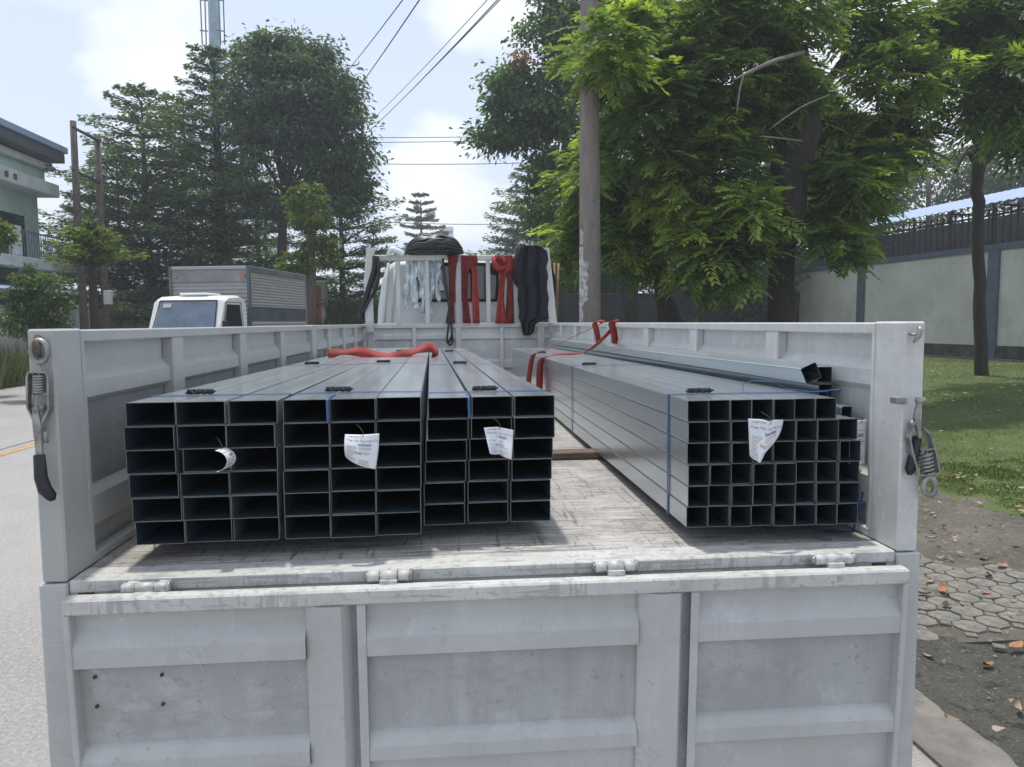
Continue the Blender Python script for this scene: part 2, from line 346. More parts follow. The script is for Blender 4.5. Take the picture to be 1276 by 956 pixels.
def thing(name,label,cat,loc=(0,0,0),rot=(0,0,0),group=None):
    o=link(name,None,None,loc,rot,label=label,category=cat)
    o.empty_display_size=.1
    if group: o['group']=group
    return o
def tagd(label,cat,group=None):
    d=dict(label=label,category=cat)
    if group: d['group']=group
    return d
ST=dict(kind='structure')
def fast_mesh(name,V,F,mats,tint=None,uni=4,smooth=False):
    me=bpy.data.meshes.new(name); V=np.asarray(V,dtype=np.float32); F=np.asarray(F,dtype=np.int32)
    me.vertices.add(len(V)); me.vertices.foreach_set('co',V.ravel())
    me.loops.add(F.size); me.loops.foreach_set('vertex_index',F.ravel())
    me.polygons.add(len(F)); me.polygons.foreach_set('loop_start',np.arange(0,F.size,F.shape[1],dtype=np.int32))
    if tint is not None:
        a=me.attributes.new('tint','FLOAT','POINT'); a.data.foreach_set('value',np.asarray(tint,dtype=np.float32))
    me.materials.append(mats) if not isinstance(mats,(list,tuple)) else [me.materials.append(m) for m in mats]
    me.update(calc_edges=True); me.validate(); return me
#@@PART2
# ============================================================ FLATBED TRUCK
XL,XR,Y0,YF=-.988,1.262,1.95,9.15
ZT,ZF=1.890,1.239
truck=thing('flatbed_truck','long grey flatbed truck with lowered tailgate, dropside walls and white cab, loaded with steel tubes','truck',(.137,6.2,0))
def slab(name,mb,m,parent=truck,**k): return mb.build(name,m,parent,**k)
# wall profile: (distance below the top edge, proud distance of the sheet)
PROF=[(.03,0),(.108,0),(.142,.026),(.188,.026),(.208,0),(.442,0),(.468,.026),(.550,.026),(.578,0),(.640,0)]
def sheet(fn,a,b,prof=PROF,th=.010,ztop=ZT):
    mb=MB(); front=[(z,d) for z,d in prof]; back=[(z,d-th) for z,d in reversed(prof)]
    mb.extr(front+back,a,b,lambda z,d,t:fn(d,t,ztop-z)); return mb
def side(sgn,xf,yst,posts,m,name_m):
    # sgn +1: right wall (inner face looks to -X); xf = plane of the rail face
    fn=lambda d,t,z:(xf+sgn*(.040-d),t,z)
    wall=slab('side_wall',sheet(fn,2.10,YF),m)
    mb=MB(); x0,x1=sorted((xf,xf+sgn*.055)); mb.bbox(x0,x1,2.10,YF,ZT-.034,ZT,.004); slab('top_rail',mb,name_m,wall)
    mb=MB(); x0,x1=sorted((xf+sgn*.002,xf+sgn*.055)); mb.bbox(x0,x1,2.10,YF,ZF+.001,ZF+.028,.004); slab('bottom_rail',mb,name_m,wall)
    w_=MB(); w_.bbox(0,.040,-.055,.055,ZF+.0285,ZT-.0345,.004); me=w_.mesh('stake_mesh',m)
    for y in yst:
        link('stake',me,wall,Vector((xf+(.001 if sgn>0 else -.041),y,0))-chain(wall))
    for y in posts:
        w2=MB(); x0,x1=sorted((xf-sgn*.004,xf+sgn*.058)); w2.bbox(x0,x1,y-.075,y+.075,ZF+.002,ZT+.002,.005); slab('middle_post',w2,m,wall)
    # outer cladding rib so the wall reads from outside too
    return wall
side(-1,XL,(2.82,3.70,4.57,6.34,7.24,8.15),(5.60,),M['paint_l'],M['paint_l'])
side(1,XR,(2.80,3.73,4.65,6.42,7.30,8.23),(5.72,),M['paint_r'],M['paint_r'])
# corner posts with the plate below them
for sgn,xf,mm in ((-1,XL,M['paint_l']),(1,XR,M['paint_r'])):
    mb=MB(); x0,x1=sorted((xf,xf+sgn*.062)); mb.bbox(x0,x1,Y0,2.099,ZF+.001,ZT+.003,.005)
    po=slab('corner_post',mb,mm)
    mb=MB(); x0,x1=sorted((xf-sgn*.0,xf+sgn*.070)); mb.bbox(x0,x1,Y0-.004,2.06,.62 if sgn<0 else .40,ZF-.002,.004); slab('lower_corner_plate',mb,M['paint'])
    # weld seam strip at the post's front edge
    mb=MB(); x0,x1=sorted((xf-sgn*.003,xf+sgn*.01)); mb.box(x0,x1,2.088,2.102,ZF+.03,ZT-.004); slab('weld_strip',mb,mm,po)
# bed
mb=MB(); mb.box(XL-.04,XR+.04,Y0+.11,YF,ZF-.03,ZF); bed=slab('bed_floor',mb,M['floor'])
mb=MB(); mb.bbox(XL+.001,XR-.001,Y0+.004,Y0+.108,ZF-.03,ZF+.0035,.003); slab('rear_lip',mb,M['trim'],bed)
mb=MB(); mb.box(XL,XR,Y0+.012,Y0+.09,1.10,ZF-.031); slab('rear_beam',mb,M['paint_b'],bed)
mb=MB()
for k in range(2):
    x=(-.30,.57)[k]; mb.bbox(x-.05,x+.05,2.1,11.2,.82,1.02,.01)
for k in range(9): mb.bbox(XL,XR,2.6+k*.78,2.68+k*.78,1.05,1.205,.006)
slab('chassis_frame',mb,M['iron'])
# headboard
fn=lambda d,t,z:(t,YF+.040-d,z)
hb=slab('headboard',sheet(fn,XL-.04,XR+.04),M['paint_r'])
mb=MB(); mb.bbox(XL-.04,XR+.04,YF-.002,YF+.055,ZT-.052,ZT+.004,.004); slab('top_rail',mb,M['paint_r'],hb)
def xpx(px,Y): return at(px,405,Y).x
for px,wd in ((516,.05),(571,.07),(625,.05),(462,.09),(674,.09)):
    x=xpx(px,YF); mb=MB(); mb.bbox(x-wd/2,x+wd/2,YF-.004,YF+.039,ZF+.002,ZT-.0525,.004); slab('stake',mb,M['paint_r'],hb)
# rack above the headboard
rk=MB(); a=at(466,321,YF); b=at(682,317,YF); rk.bbox(a.x,b.x,YF+.002,YF+.07,a.z-.035,a.z+.03,.006); rack=slab('rack_beam',rk,M['paint_r'])
zb=a.z-.0355
for (xt,yt,xb,yb_,wd) in ((462,309,461,404,.095),(679,309,690,404,.095)):
    P1=at(xt,yt,YF-.02); P2=at(xb,yb_,YF-.02); mid=at((xt*.6+xb*.4)-3*(1 if xt<500 else 0),yt+40,YF-.02)
    m_=MB(); m_.ribbon([P2-Vector((0,0,.1)),mid,P1],wd,(1,0,0),.07); slab('rack_post',m_,M['paint_r'])
for px in (497,533,572,609,643):
    x=xpx(px,YF); mb=MB(); wd=.055 if px not in (572,) else .075; mb.bbox(x-wd/2,x+wd/2,YF+.012,YF+.058,ZT+.005,zb,.005); slab('rack_bar',mb,M['paint_r'],rack)
# cab
pts=[(-.93,.95),(-.91,1.60),(-.88,2.10),(-.82,2.45),(-.76,2.62),(-.66,2.68),(.1,2.72),(.86,2.69),(.99,2.63),(1.06,2.46),(1.14,2.10),(1.17,1.60),(1.19,.95)]
cabm=MB(); cabm.smooth=False
secs=[(9.42,.93),(9.46,.98),(9.60,1.0),(10.6,1.0),(11.0,.97),(11.15,.9)]
vs=[]
for y,s_ in secs:
    for (x,z) in pts: vs.append((.13+(x-.13)*s_,y,.95+(z-.95)*(1-(1-s_)*.5)))
n=len(pts); fs=[tuple(range(n)),tuple((len(secs)-1)*n+k for k in range(n-1,-1,-1))]
for i in range(len(secs)-1):
    for k in range(n): fs.append((i*n+k,i*n+(k+1)%n,(i+1)*n+(k+1)%n,(i+1)*n+k))
cabm.add(vs,fs); cab=slab('cab',cabm,M['cab'])
for p in cab.data.polygons: p.use_smooth=len(p.vertices)==4
def ypanel(name,x0,y0,x1,y1,Y,m,parent,th=.02,**k):
    a=at(x0,y0,Y); b=at(x1,y1,Y); q=MB(); q.bbox(min(a.x,b.x),max(a.x,b.x),Y-th,Y,min(a.z,b.z),max(a.z,b.z),.006); return q.build(name,m,parent,**k)
win=ypanel('rear_window',516,331,619,373,9.42,M['cabglass'],cab,.012)
a=at(516,331,9.42); b=at(619,373,9.42)
q=MB()
for (x0,x1,z0,z1) in ((a.x-.03,a.x,b.z-.03,a.z+.03),(b.x,b.x+.03,b.z-.03,a.z+.03),(a.x,b.x,a.z,a.z+.03),(a.x,b.x,b.z-.03,b.z)): q.box(x0,x1,9.396,9.421,z0,z1)
q.build('window_seal',M['rubber'],cab)
q=MB(); a=at(484,328,9.41); b=at(478,402,9.41); q.tube([a,a.lerp(b,.5),b],.018,8); q.build('body_seam_rib',M['cab'],cab)
q=MB(); a=at(492,335,9.41); b=at(488,402,9.41); q.tube([a,b],.012,8); q.build('body_seam_rib',M['cab'],cab)
# wheels
def wheel(x,y,r=.46,wd=.28):
    t=MB(); t.smooth=True; n_=28
    prof=[(-wd/2,r*.60),(-wd/2,r*.93),(-wd/2+.04,r),(wd/2-.04,r),(wd/2,r*.93),(wd/2,r*.60)]
    vs=[(x+p[0],y+p[1]*math.cos(2*PI*k/n_),r+.0+p[1]*math.sin(2*PI*k/n_)) for p in prof for k in range(n_)]
    fs=[(i*n_+k,i*n_+(k+1)%n_,((i+1)%6)*n_+(k+1)%n_,((i+1)%6)*n_+k) for i in range(6) for k in range(n_)]
    t.add(vs,fs); wh=t.build('wheel',M['rubber'],truck)
    c=MB(); c.tube([(x-.09,y,r),(x+.09,y,r)],r*.61,20); c.build('rim',M['paint'],wh)
for x in (-.72,.99):
    for y in (3.9,10.3): wheel(x,y)
# tailgate, hanging from the rear beam
TG0=Vector((.137,1.885,1.218)); TR=Matrix.Translation(TG0)@Matrix.Rotation(R(2.4),4,'X')@Matrix.Rotation(R(.12),4,'Y')
tx0,tx1=-1.106,1.118; TH=.66
def tgf(d,t,z): return TR@Vector((t,.032-d-.012,z))
tp=[(.030,0),(.088,0),(.134,.027),(.184,.027),(.200,0),(.405,0),(.440,.027),(.478,.027),(.494,0),(.64,0)]
mb=MB(); fr=[(z,d) for z,d in tp]; bk=[(z,d-.01) for z,d in reversed(tp)]

for xa_,xb_ in ((tx0+.010,-.379-.137),(-.2225-.137,.499-.137),(.6625-.137,tx1-.010)): mb.extr(fr+bk,xa_,xb_,lambda z,d,t:tgf(d,t,-z))
for xa_,xb_ in ((-.3785-.137,-.2235-.137),(.4995-.137,.6615-.137)): mb.extr([(.03,-.007),(.64,-.007),(.64,-.012),(.03,-.012)],xa_,xb_,lambda z,d,t:tgf(d,t,-z))
tg=slab('tailgate',mb,M['paint'])
mb=MB(); mb.bbox(tx0,tx1,-.013,.028,-.042,0,.005,TR); slab('top_rim',mb,M['trim'],tg)
mb=MB(); mb.bbox(tx0,tx1,-.013,.028,-TH,-TH+.04,.005,TR); slab('bottom_rim',mb,M['trim'],tg)
for x0,x1 in ((tx0,tx0+.016),(tx1-.016,tx1)):
    mb=MB(); mb.bbox(x0,x1,-.012,.027,-TH+.041,-.0425,.003,TR); slab('end_flange',mb,M['paint'],tg)
for xs in ((-.379,-.335,-.284,-.258,-.256,-.225,-.223),(.499,.552,.608,.628,.632,.660,.662)):
    pr=[(xs[0],.012),(xs[0]+.004,.016),(xs[1]-.004,.037),(xs[1],.038),(xs[2],.038),(xs[3],.004),(xs[4],.004),(xs[5],.007),(xs[5]-.02,.030),(xs[6],.030),(xs[6],-.006),(xs[0],-.006)]
    mb=MB(); mb.extr([(x-.137,d) for x,d in pr],-.0425,-TH+.041,lambda x,d,z:tgf(d,x,z)); slab('stiffener',mb,M['paint'],tg)
TRI=TR.inverted()
for (px,py) in ((110,853),(195,850),(112,891),(196,888),(447,857)):
    l=TRI@at(px,py,1.875); q=MB(); q.tube([TR@Vector((l.x,.0185,l.z)),TR@Vector((l.x,.0135,l.z))],.0046,10); slab('bolt',q,M['rust'],tg)
# hinges: three knuckles, a pin with end caps and a leaf welded to the rim
for px,py in ((180,733),(483,718),(765,706),(1037,697)):
    c=at(px,py,1.925); h=MB(); h.tube([c+Vector((-.0185,0,0)),c+Vector((.0245,0,0))],.0155,14)
    h.bbox(c.x-.020,c.x+.026,c.y-.022,c.y+.008,c.z-.020,c.z-.004,.002)
    hg=slab('hinge',h,M['trim'])
    for a_,b_ in ((-.052,-.022),(.028,.058)):
        h=MB(); h.tube([c+Vector((a_,0,0)),c+Vector((b_,0,0))],.0145,14); h.bbox(c.x+a_,c.x+b_,c.y,Y0+.012,c.z-.012,c.z+.010,.002); h.build('knuckle',M['trim'],hg)
    h=MB(); h.tube([c+Vector((a,0,0)) for a in (-.062,-.058,-.0525,-.052,.058,.0585,.064,.067)],[.006,.009,.0135,.006,.006,.0165,.0165,.010],12); h.build('hinge_pin',M['latch'],hg)
# half-round drain plugs in the rear beam
for px,py in ((108,741),(1095,703)):
    c=at(px,py,Y0+.011); h=MB(); h.tube([c,c+Vector((0,-.004,0))],.020,16); slab('drain_plug',h,M['rust'])
# latches
def P_(px,py,Y): return at(px,py,Y)
def coil(mb,a,b,r,turns,wr):
    a,b=Vector(a),Vector(b); ax=(b-a); L=ax.length; ax.normalize(); u_=ax.orthogonal().normalized(); v_=ax.cross(u_); pth=[]
    for i in range(turns*12+1):
        q=2*PI*i/12; pth.append(a+ax*(L*i/(turns*12))+(u_*math.cos(q)+v_*math.sin(q))*r)
    mb.tube(pth,wr,5)
def oval(c,rx,rz,n_=18,rot=0):
    return [c+Vector((rx*math.cos(q)*math.cos(rot)-rz*math.sin(q)*math.sin(rot),0,rx*math.cos(q)*math.sin(rot)+rz*math.sin(q)*math.cos(rot))) for q in (2*PI*k/n_ for k in range(n_))]
YL=1.925
cage=MB()
for pth in ([(49,463),(38,464),(36,470),(37,508),(44,522),(46,545)],[(49,463),(60,464),(62,470),(63,510),(54,528),(54,545)]):
    cage.ribbon([P_(x,y,YL) for x,y in pth],.022,(0,1,0),.0045)
lt=slab('latch',cage,M['latch'])
q=MB(); q.tube(oval(P_(49,438,YL),.018,.027),.0075,8,closed=True); q.tube([P_(49,452,YL),P_(48,492,YL)],.0045,8); q.build('ring',M['latch'],lt)
q=MB(); coil(q,P_(48.5,466,YL),P_(48.5,489,YL),.013,7,.0028); q.build('spring',M['latch'],lt)
q=MB(); q.tube([P_(35,491,YL),P_(64,491,YL)],.003,6); q.tube([P_(41,491,YL-.01),P_(41,506,YL-.01)],.0025,6); q.tube([P_(46,510,YL-.012),P_(46,510,YL+.015)],.010,12);q.tube([P_(53,508,YL-.008),P_(53,508,YL+.015)],.009,12); q.build('pivot_pin',M['latch'],lt)
q=MB(); q.ribbon([P_(44,508,YL-.008),P_(47,530,YL-.01),P_(50,572,YL-.012)],[.014,.018,.014],(1,0,0),.008); q.tube([P_(55,538,YL),P_(57,552,YL)],.007,8); q.build('handle',M['latch'],lt)
q=MB(); q.tube([P_(49,566,YL-.012),P_(49,567,YL-.012),P_(51,595,YL-.012),P_(56,610,YL-.014),P_(64,619,YL-.016),P_(66,624,YL-.016)],[.006,.0135,.0155,.0165,.0135,.006],12); q.build('grip',M['grip'],lt)
q=MB(); q.tube([P_(47,420,Y0+.005),P_(45,428,YL-.008),P_(48,440,YL-.012),P_(50,446,YL-.01)],[.008,.009,.008,.005],8); q.build('hook',M['rust'],lt)
YR=1.93
cage=MB()
for pth in ([(1136,527),(1131,545),(1134,562),(1142,591),(1154,592)],[(1148,532),(1156,540),(1164,565),(1168,588),(1154,592)]):
    cage.ribbon([P_(x,y,YR) for x,y in pth],.024,(0,1,0),.0055)
cage.ribbon([P_(1145,561,YR),P_(1164,558,YR)],.022,(0,1,0),.004)
lt=slab('latch',cage,M['latch'])
q=MB(); q.tube(oval(P_(1158,606,YR),.017,.026,rot=.15),.0085,8,closed=True); q.tube([P_(1154,560,YR),P_(1157,596,YR)],.005,8); q.build('ring',M['latch'],lt)
q=MB(); coil(q,P_(1153,562,YR),P_(1156,590,YR),.0155,6,.0036); q.build('spring',M['latch'],lt)
q=MB(); q.bbox(*(sorted((P_(1132,0,YR).x,P_(1146,0,YR).x))),YR-.012,Y0+.004,P_(1140,503,YR).z,P_(1140,494,YR).z,.003); q.tube([P_(1142,499,YR-.018),P_(1150,499,YR-.018),P_(1152,499,YR-.018)],.0085,10); q.tube([P_(1137,528,YR-.014),P_(1137,528,YR+.015)],.009,12); q.build('bracket',M['latch'],lt)
q=MB(); q.ribbon([P_(1145,500,YR-.010),P_(1142,520,YR-.01),P_(1146,546,YR-.008)],[.010,.018,.008],(1,0,0),.009); q.build('handle',M['latch'],lt)
q=MB(); q.tube([P_(1144,543,YR+.006),P_(1143,545,YR+.006),P_(1139,565,YR+.004),P_(1134,585,YR+.002),P_(1133,592,YR)],[.005,.012,.013,.014,.006],12); q.build('grip',M['grip'],lt)
q=MB(); q.tube([P_(1133,416,Y0+.002),P_(1138,417,YR-.0),P_(1143,417,YR-.005)],.004,6); q.tube([P_(1146,408,YR),P_(1147,412,YR-.005),P_(1144,420,YR-.006),P_(1138,427,YR)],[.007,.0075,.007,.003],8); q.build('hook',M['latch'],lt)

# ============================================================ STEEL TUBES
def tube_mesh(name,w_,h_,L_,th=.0016,c=.0035):
    def sec(i,cc):
        a,b,c2,d=i,w_-i,i,h_-i; o=[]
        for (cx,cy,s0) in ((b-cc,c2+cc,-90),(b-cc,d-cc,0),(a+cc,d-cc,90),(a+cc,c2+cc,180)):
            for k in range(3): q=R(s0+k*45); o.append((cx+cc*math.cos(q),cy+cc*math.sin(q)))
        return o
    n_=12; O=sec(0,c); I=sec(th,max(.001,c-th)); mb=MB()
    V=[(x,0,z) for x,z in O]+[(x,L_,z) for x,z in O]+[(x,0,z) for x,z in I]+[(x,L_,z) for x,z in I]
    mb.mi=0; mb.add(V,[(k,(k+1)%n_,n_+(k+1)%n_,n_+k) for k in range(n_)])
    k0=0
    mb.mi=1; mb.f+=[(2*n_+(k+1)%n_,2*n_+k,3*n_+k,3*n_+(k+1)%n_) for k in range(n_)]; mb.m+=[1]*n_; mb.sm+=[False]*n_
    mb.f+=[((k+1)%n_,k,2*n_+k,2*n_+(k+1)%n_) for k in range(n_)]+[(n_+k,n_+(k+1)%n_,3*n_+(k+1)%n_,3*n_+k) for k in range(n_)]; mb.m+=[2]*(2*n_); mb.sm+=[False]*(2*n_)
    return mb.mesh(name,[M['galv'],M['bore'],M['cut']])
LT=6.45; PIT=-.6
def seal_mesh():
    mb=MB(); mb.smooth=True; pth=[]
    for i in range(25):
        t=i/24; pth.append((-.042+.084*t,.003*math.sin(t*17),.006+.006*abs(math.sin(t*PI*3.5))))
    mb.ribbon(pth,.017,(0,1,0),.006)
    for x in (-.03,-.012,.008,.026): mb.tube([(x-.007,0,.004),(x-.004,.001,.012),(x+.004,-.001,.012),(x+.007,0,.004)],[.005,.009,.009,.005],7)
    return mb.mesh('seal_mesh',M['clip'])
SEAL=seal_mesh()
def bundle(label,x,y,z,w_,h_,cols,rows,yaw,shift,sealx,straps,skip=(),grp='steel tube bundles on the truck bed',sideclip=False):
    b=thing('tube_bundle',label,'steel tubes',(x,y,z),(R(PIT),0,R(yaw)),grp)
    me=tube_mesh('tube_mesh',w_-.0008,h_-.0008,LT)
    for r in range(rows):
        for c in range(cols):
            if (c,r) in skip: continue
            dx=shift(c,r); dy=rnd.uniform(-.010,.010)+(.012 if r==rows-1 and c==cols-1 else 0)
            link('tube',me,b,(c*w_+dx,dy,r*h_+.0004),(0,0,R(rnd.uniform(-.015,.015))))
    W_,H_=cols*w_,rows*h_
    for i,sy in enumerate(straps):
        e=.0018; q=MB(); x0=min(shift(0,r) for r in range(rows)); x1=W_+max(shift(cols-1,r) for r in range(rows))
        tx0_=shift(0,rows-1); tx1_=W_+shift(cols-1,rows-1)
        q.ribbon([(x0-e,sy,-e),(x0-e,sy,H_*.5),(tx0_-e,sy,H_+e),((tx0_+tx1_)/2,sy,H_+e+.001),(tx1_+e,sy,H_+e),(x1+e,sy,H_*.5),(x1+e,sy,-e),((x0+x1)/2,sy,-e),(x0-e,sy,-e)],.014 if i==0 else .013,(0,1,0),.0014)
        st=link('strap',q.mesh('strap_mesh',M['strap_b']),b)
        link('strap_seal',SEAL,st,(sealx,sy,H_+e),(0,0,R(rnd.uniform(-8,8))))
    return b
def sh1(c,r):  # r counted from the bottom; each pile leans and its tubes are slightly out of line
    T=[(.014,.014,.006),(.010,.013,.007),(.002,.008,.006),(-.004,.012,.006),(-.003,.003,.003),(.0,.001,.010)]
    return T[r][c]-.004*0
def sh2(c,r): return (-.002,-.002,.000,.001,.002,.003)[r]+(0,.001,.002)[c]
def sh3(c,r): return ((-.012,-.004,.002)[c] if c<3 else 0)+(0,.001,.006,.010,.016,.020)[r]*.9
B1=bundle('leftmost bundle of eighteen wide rectangular steel tubes, next to the left side wall',-.888,2.10,1.289,.1325,.0665,3,6,.85,sh1,.145,(.19,2.20,4.6))
B2=bundle('middle bundle of rectangular steel tubes with a square curled tag on its second column',-.468,2.105,1.289,.1280,.0665,3,6,1.15,sh2,.135,(.20,2.30,4.7))
B3=bundle('rightmost of the three rectangular tube bundles, beside the open gap in the bed',-.068,2.215,1.289,.1245,.0645,3,6,1.35,sh3,.19,(.17,2.15,4.7))
def sh4(c,r): return (.002,.006,.006,.005,.003,.0)[r]*(.3+.7*c/7)+(0 if c else 0)
B4=bundle('bundle of small square tubes by the right side wall with a vertical blue strap',.694,2.085,1.289,.0650,.0632,8,6,-.40,sh4,.10,(.19,2.1,4.4),skip=((7,5),))
# strap ends hanging over the tube mouths
for bb,x,z0,z1 in ((B2,.128,.333,.398),(B3,.128,.322,.386)):
    q=MB(); q.ribbon([(x,.16,z1+.003),(x,.004,z1+.003),(x-.001,-.0125,z1-.001),(x,-.0135,z0)],.006,(1,0,0),.0012); link('strap_end',q.mesh('strap_end_mesh',M['strap_b']),bb)
q=MB(); q.ribbon([(.30,.33,.3815),(.285,.30,.40),(.29,.24,.417),(.335,.19,.417),(.375,.15,.395),(.44,.12,.388),(.52,.10,.397),(.535,.14,.385)],.008,(.1,1,.1),.0012); link('strap_end',q.mesh('strap_end_mesh',M['strap_b']),B4)
q=MB(); q.ribbon([(.50,.05,-.055),(.44,.0,-.050),(.38,.03,-.051),(.46,.10,-.050),(.53,.03,-.035),(.552,.02,.09)],.012,(.2,1,.2),.0014); link('strap_end',q.mesh('strap_end_mesh',M['strap_b']),B4)
# loose tubes between the square bundle and the wall
def loose(label,x,y,z,w_,h_,L_,rz,tilt=0,py=-.5):
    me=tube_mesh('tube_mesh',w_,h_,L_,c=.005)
    return link('steel_tube',me,None,(x,y,z),(R(py),R(tilt),R(rz)),label=label,category='steel tube',group='loose tubes along the right wall')
loose('loose square steel tube tilted on its edge, on top of the right-hand bundle',1.160,2.30,1.690,.056,.056,6.3,-.25,-24)
loose('topmost loose square tube touching the right side wall',1.204,2.32,1.694,.052,.052,6.3,.1)
loose('loose square steel tube just below the topmost one, against the right side wall',1.222,2.34,1.634,.046,.052,6.3,.1)
for k,l_ in enumerate(('lowest flat steel tube standing on edge beside the right wall','middle flat steel tube standing on edge beside the right wall','upper flat steel tube standing on edge behind the narrow white tag')):
    loose(l_,1.237,2.20+.01*k,1.262+.122*k,.034,.120,6.4,0,0,-.2)
# dunnage timbers
for label,y,x0,x1 in (('brown timber bearer under the tubes, nearest the tailgate',2.95,-.95,.36),('brown timber bearer crossing the gap between the tube bundles',3.46,-.95,1.20),('timber bearer deep under the tube bundles towards the cab',6.2,-.95,1.2)):
    hh=.0005+ .049-(y-2.1)*math.tan(R(.6)); q=MB(); q.bbox(x0,x1,y,y+.11,ZF+.0004,ZF+hh,.004); q.build('timber_bearer',M['wood'],None,**tagd(label,'timber','timber bearers under the tubes'))
# ============================================================ TAGS
def text_mesh(body,size):
    cu=bpy.data.curves.new('txt','FONT'); cu.body=body; cu.size=size; cu.align_x='LEFT'
    o=bpy.data.objects.new('txt',cu); COL.objects.link(o); dg=bpy.context.evaluated_depsgraph_get(); me=bpy.data.meshes.new_from_object(o.evaluated_get(dg))
    V=[tuple(v.co) for v in me.vertices]; F=[tuple(p.vertices) for p in me.polygons]; bpy.data.objects.remove(o); bpy.data.meshes.remove(me); bpy.data.curves.remove(cu); return V,F
def tag_thing(label,S,w_,h_,seed,hole=(.5,.04),wire=None):
    rr=random.Random(seed); nu,nv=16,22; q=MB(); q.smooth=True; V=[];F=[]
    def nrm(u,v):
        e=.01; a=S(min(u+e,1),v)-S(max(u-e,0),v); b=S(u,min(v+e,1))-S(u,max(v-e,0)); n_=a.cross(b); n_.normalize(); return -n_
    for off in (0,.0006):
        for j in range(nv+1):
            for i in range(nu+1): u_,v_=i/nu,j/nv; V.append(S(u_,v_)-nrm(u_,v_)*off)
    k0=(nu+1)*(nv+1)
    for j in range(nv):
        for i in range(nu):
            a=j*(nu+1)+i; F.append((a,a+1,a+nu+2,a+nu+1)); F.append((k0+a+nu+1,k0+a+nu+2,k0+a+1,k0+a))
    edge=[j*(nu+1) for j in range(nv+1)]
    for j in range(nv):
        a=j*(nu+1); b=a+nu+1; F.append((a,b,k0+b,k0+a)); a+=nu; b+=nu; F.append((b,a,k0+a,k0+b))
    for i in range(nu):
        F.append((i+1,i,k0+i,k0+i+1)); a=nv*(nu+1)+i; F.append((a,a+1,k0+a+1,k0+a))
    q.add(V,F); tg_=q.build('paper_tag',M['paper'],None,**tagd(label,'paper tag','paper tags on the tubes'))
    # print: header words, a barcode and lines of small type laid 0.5 mm proud of the sheet
    pm=MB(); pt=MB()
    def lay(mb,pts_,f):
        mb.add([S(max(0,min(1,u_)),max(0,min(1,v_)))+nrm(max(0,min(1,u_)),max(0,min(1,v_)))*.0005 for u_,v_ in pts_],f)
    def bar(u0,u1,v0,v1,mb=pm,n_=6):
        pts_=[]; 
        for i in range(n_+1): u_=u0+(u1-u0)*i/n_; pts_+=[(u_,v0),(u_,v1)]
        lay(mb,pts_,[(2*i,2*i+2,2*i+3,2*i+1) for i in range(n_)])
    for body,size,u0,v0 in (('THÉP HỘP',.07,.10,.10),('Thép hộp ống mạ kẽm',.098,.05,.235)):
        V_,F_=text_mesh(body,size); lay(pm,[(u0+x,v0-y*w_/h_) for x,y,z in V_],F_)
    x=.42
    while x<.78: d=rr.uniform(.006,.016); bar(x,x+d,.30,.38,n_=1); x+=d+rr.uniform(.006,.014)
    for j in range(11):
        v_=.43+j*.05; bar(.08,.08+rr.uniform(.12,.3),v_,v_+.012)
        if rr.random()<.8: bar(.45,.45+rr.uniform(.15,.42),v_,v_+.013)
    bar(.32,.52,.60,.67,pt)
    pm.build('print',M['ink'],tg_); pt.build('stamp',M['ink2'],tg_)
    c_=S(*hole)+nrm(*hole)*.001; wq=MB(); wq.tube([c_+Vector((0,.004,-.004)),c_+Vector((.004,-.004,-.002)),c_+Vector((.006,-.004,.010)),c_+Vector((-.004,.006,.022)),c_+Vector((-.016,.02,.030))],.0009,5); wq.build('tie_wire',M['rust'],tg_)
    return tg_
def wrap(cx,cy,Y,w_,h_,f):
    c=at(cx,cy,Y)
    return lambda u_,v_: c+Vector(f(u_-.5,v_))
def S1(u_,v_):  # curled right round on itself
    a=v_*3.9-.9; r_=.030; return (.012+r_*math.cos(a)-.03*(1-v_)*.3+ u_*.018, u_*.060-.02, .004-r_*math.sin(a)*1.0)
tag_thing('small tag curled into a half ring on the leftmost tube bundle',wrap(272,573,2.075,.07,.09,lambda u_,v_:(lambda a:(.010+.026*math.cos(a)-.014*abs(a)**1.5*.35+u_*.010,u_*.05,-.030*math.sin(a)))(v_*2.9-1.45)),.06,.09,1,(.5,.02))
tag_thing('square white tag with its lower left corner curled back, on the middle tube bundle',wrap(451,541,2.080,.095,.09,lambda u_,v_:(u_*.095-.012*v_*v_*(u_+.5),-.026*math.sin(v_*2.6)*(.55-u_*.5)-.010*math.cos(u_*4),-(.060+.042*(u_+.5)**.65)*v_*(1-.06*math.sin(v_*3)))),.095,.095,2)
tag_thing('creased white tag with a raised right corner, on the third bundle from the left wall',wrap(621,532,2.190,.09,.09,lambda u_,v_:(u_*.088*(1-.28*v_)+.004*v_,-.014*abs(u_+.02)*2-.022*v_*math.sin(v_*2.2)+.02*math.exp(-60*(u_+.05)**2)*v_,-.092*v_*(.82+.20*(u_+.5))-.016*max(0,u_+.05)*(1-v_*.9)+.0)),.088,.092,3)
tag_thing('large white tag with a rounded lower right edge, on the bundle of small square tubes',wrap(956,522,2.055,.105,.12,lambda u_,v_:((u_)*.106*(1-.10*v_)-.062*v_**2.2*(u_+.5),-.012*math.cos(u_*5)-.026*v_*v_*(u_+.6),-.120*v_*(.91+.08*math.sin(min(1,(u_+.5)*3.2)*1.57)-.34*max(0,u_+.05))-.012*max(0,u_)*(1-v_)-.006*math.exp(-90*(u_)**2))),.105,.118,4)
tag_thing('narrow white tag hanging flat between the square tube bundle and the right wall',wrap(1069,523,2.14,.05,.13,lambda u_,v_:(u_*.056*(1-.10*v_)-.004*v_,-.010*math.cos(u_*2.5)-.006*v_,-.138*v_*(1-.06*abs(u_)))),.056,.138,5)
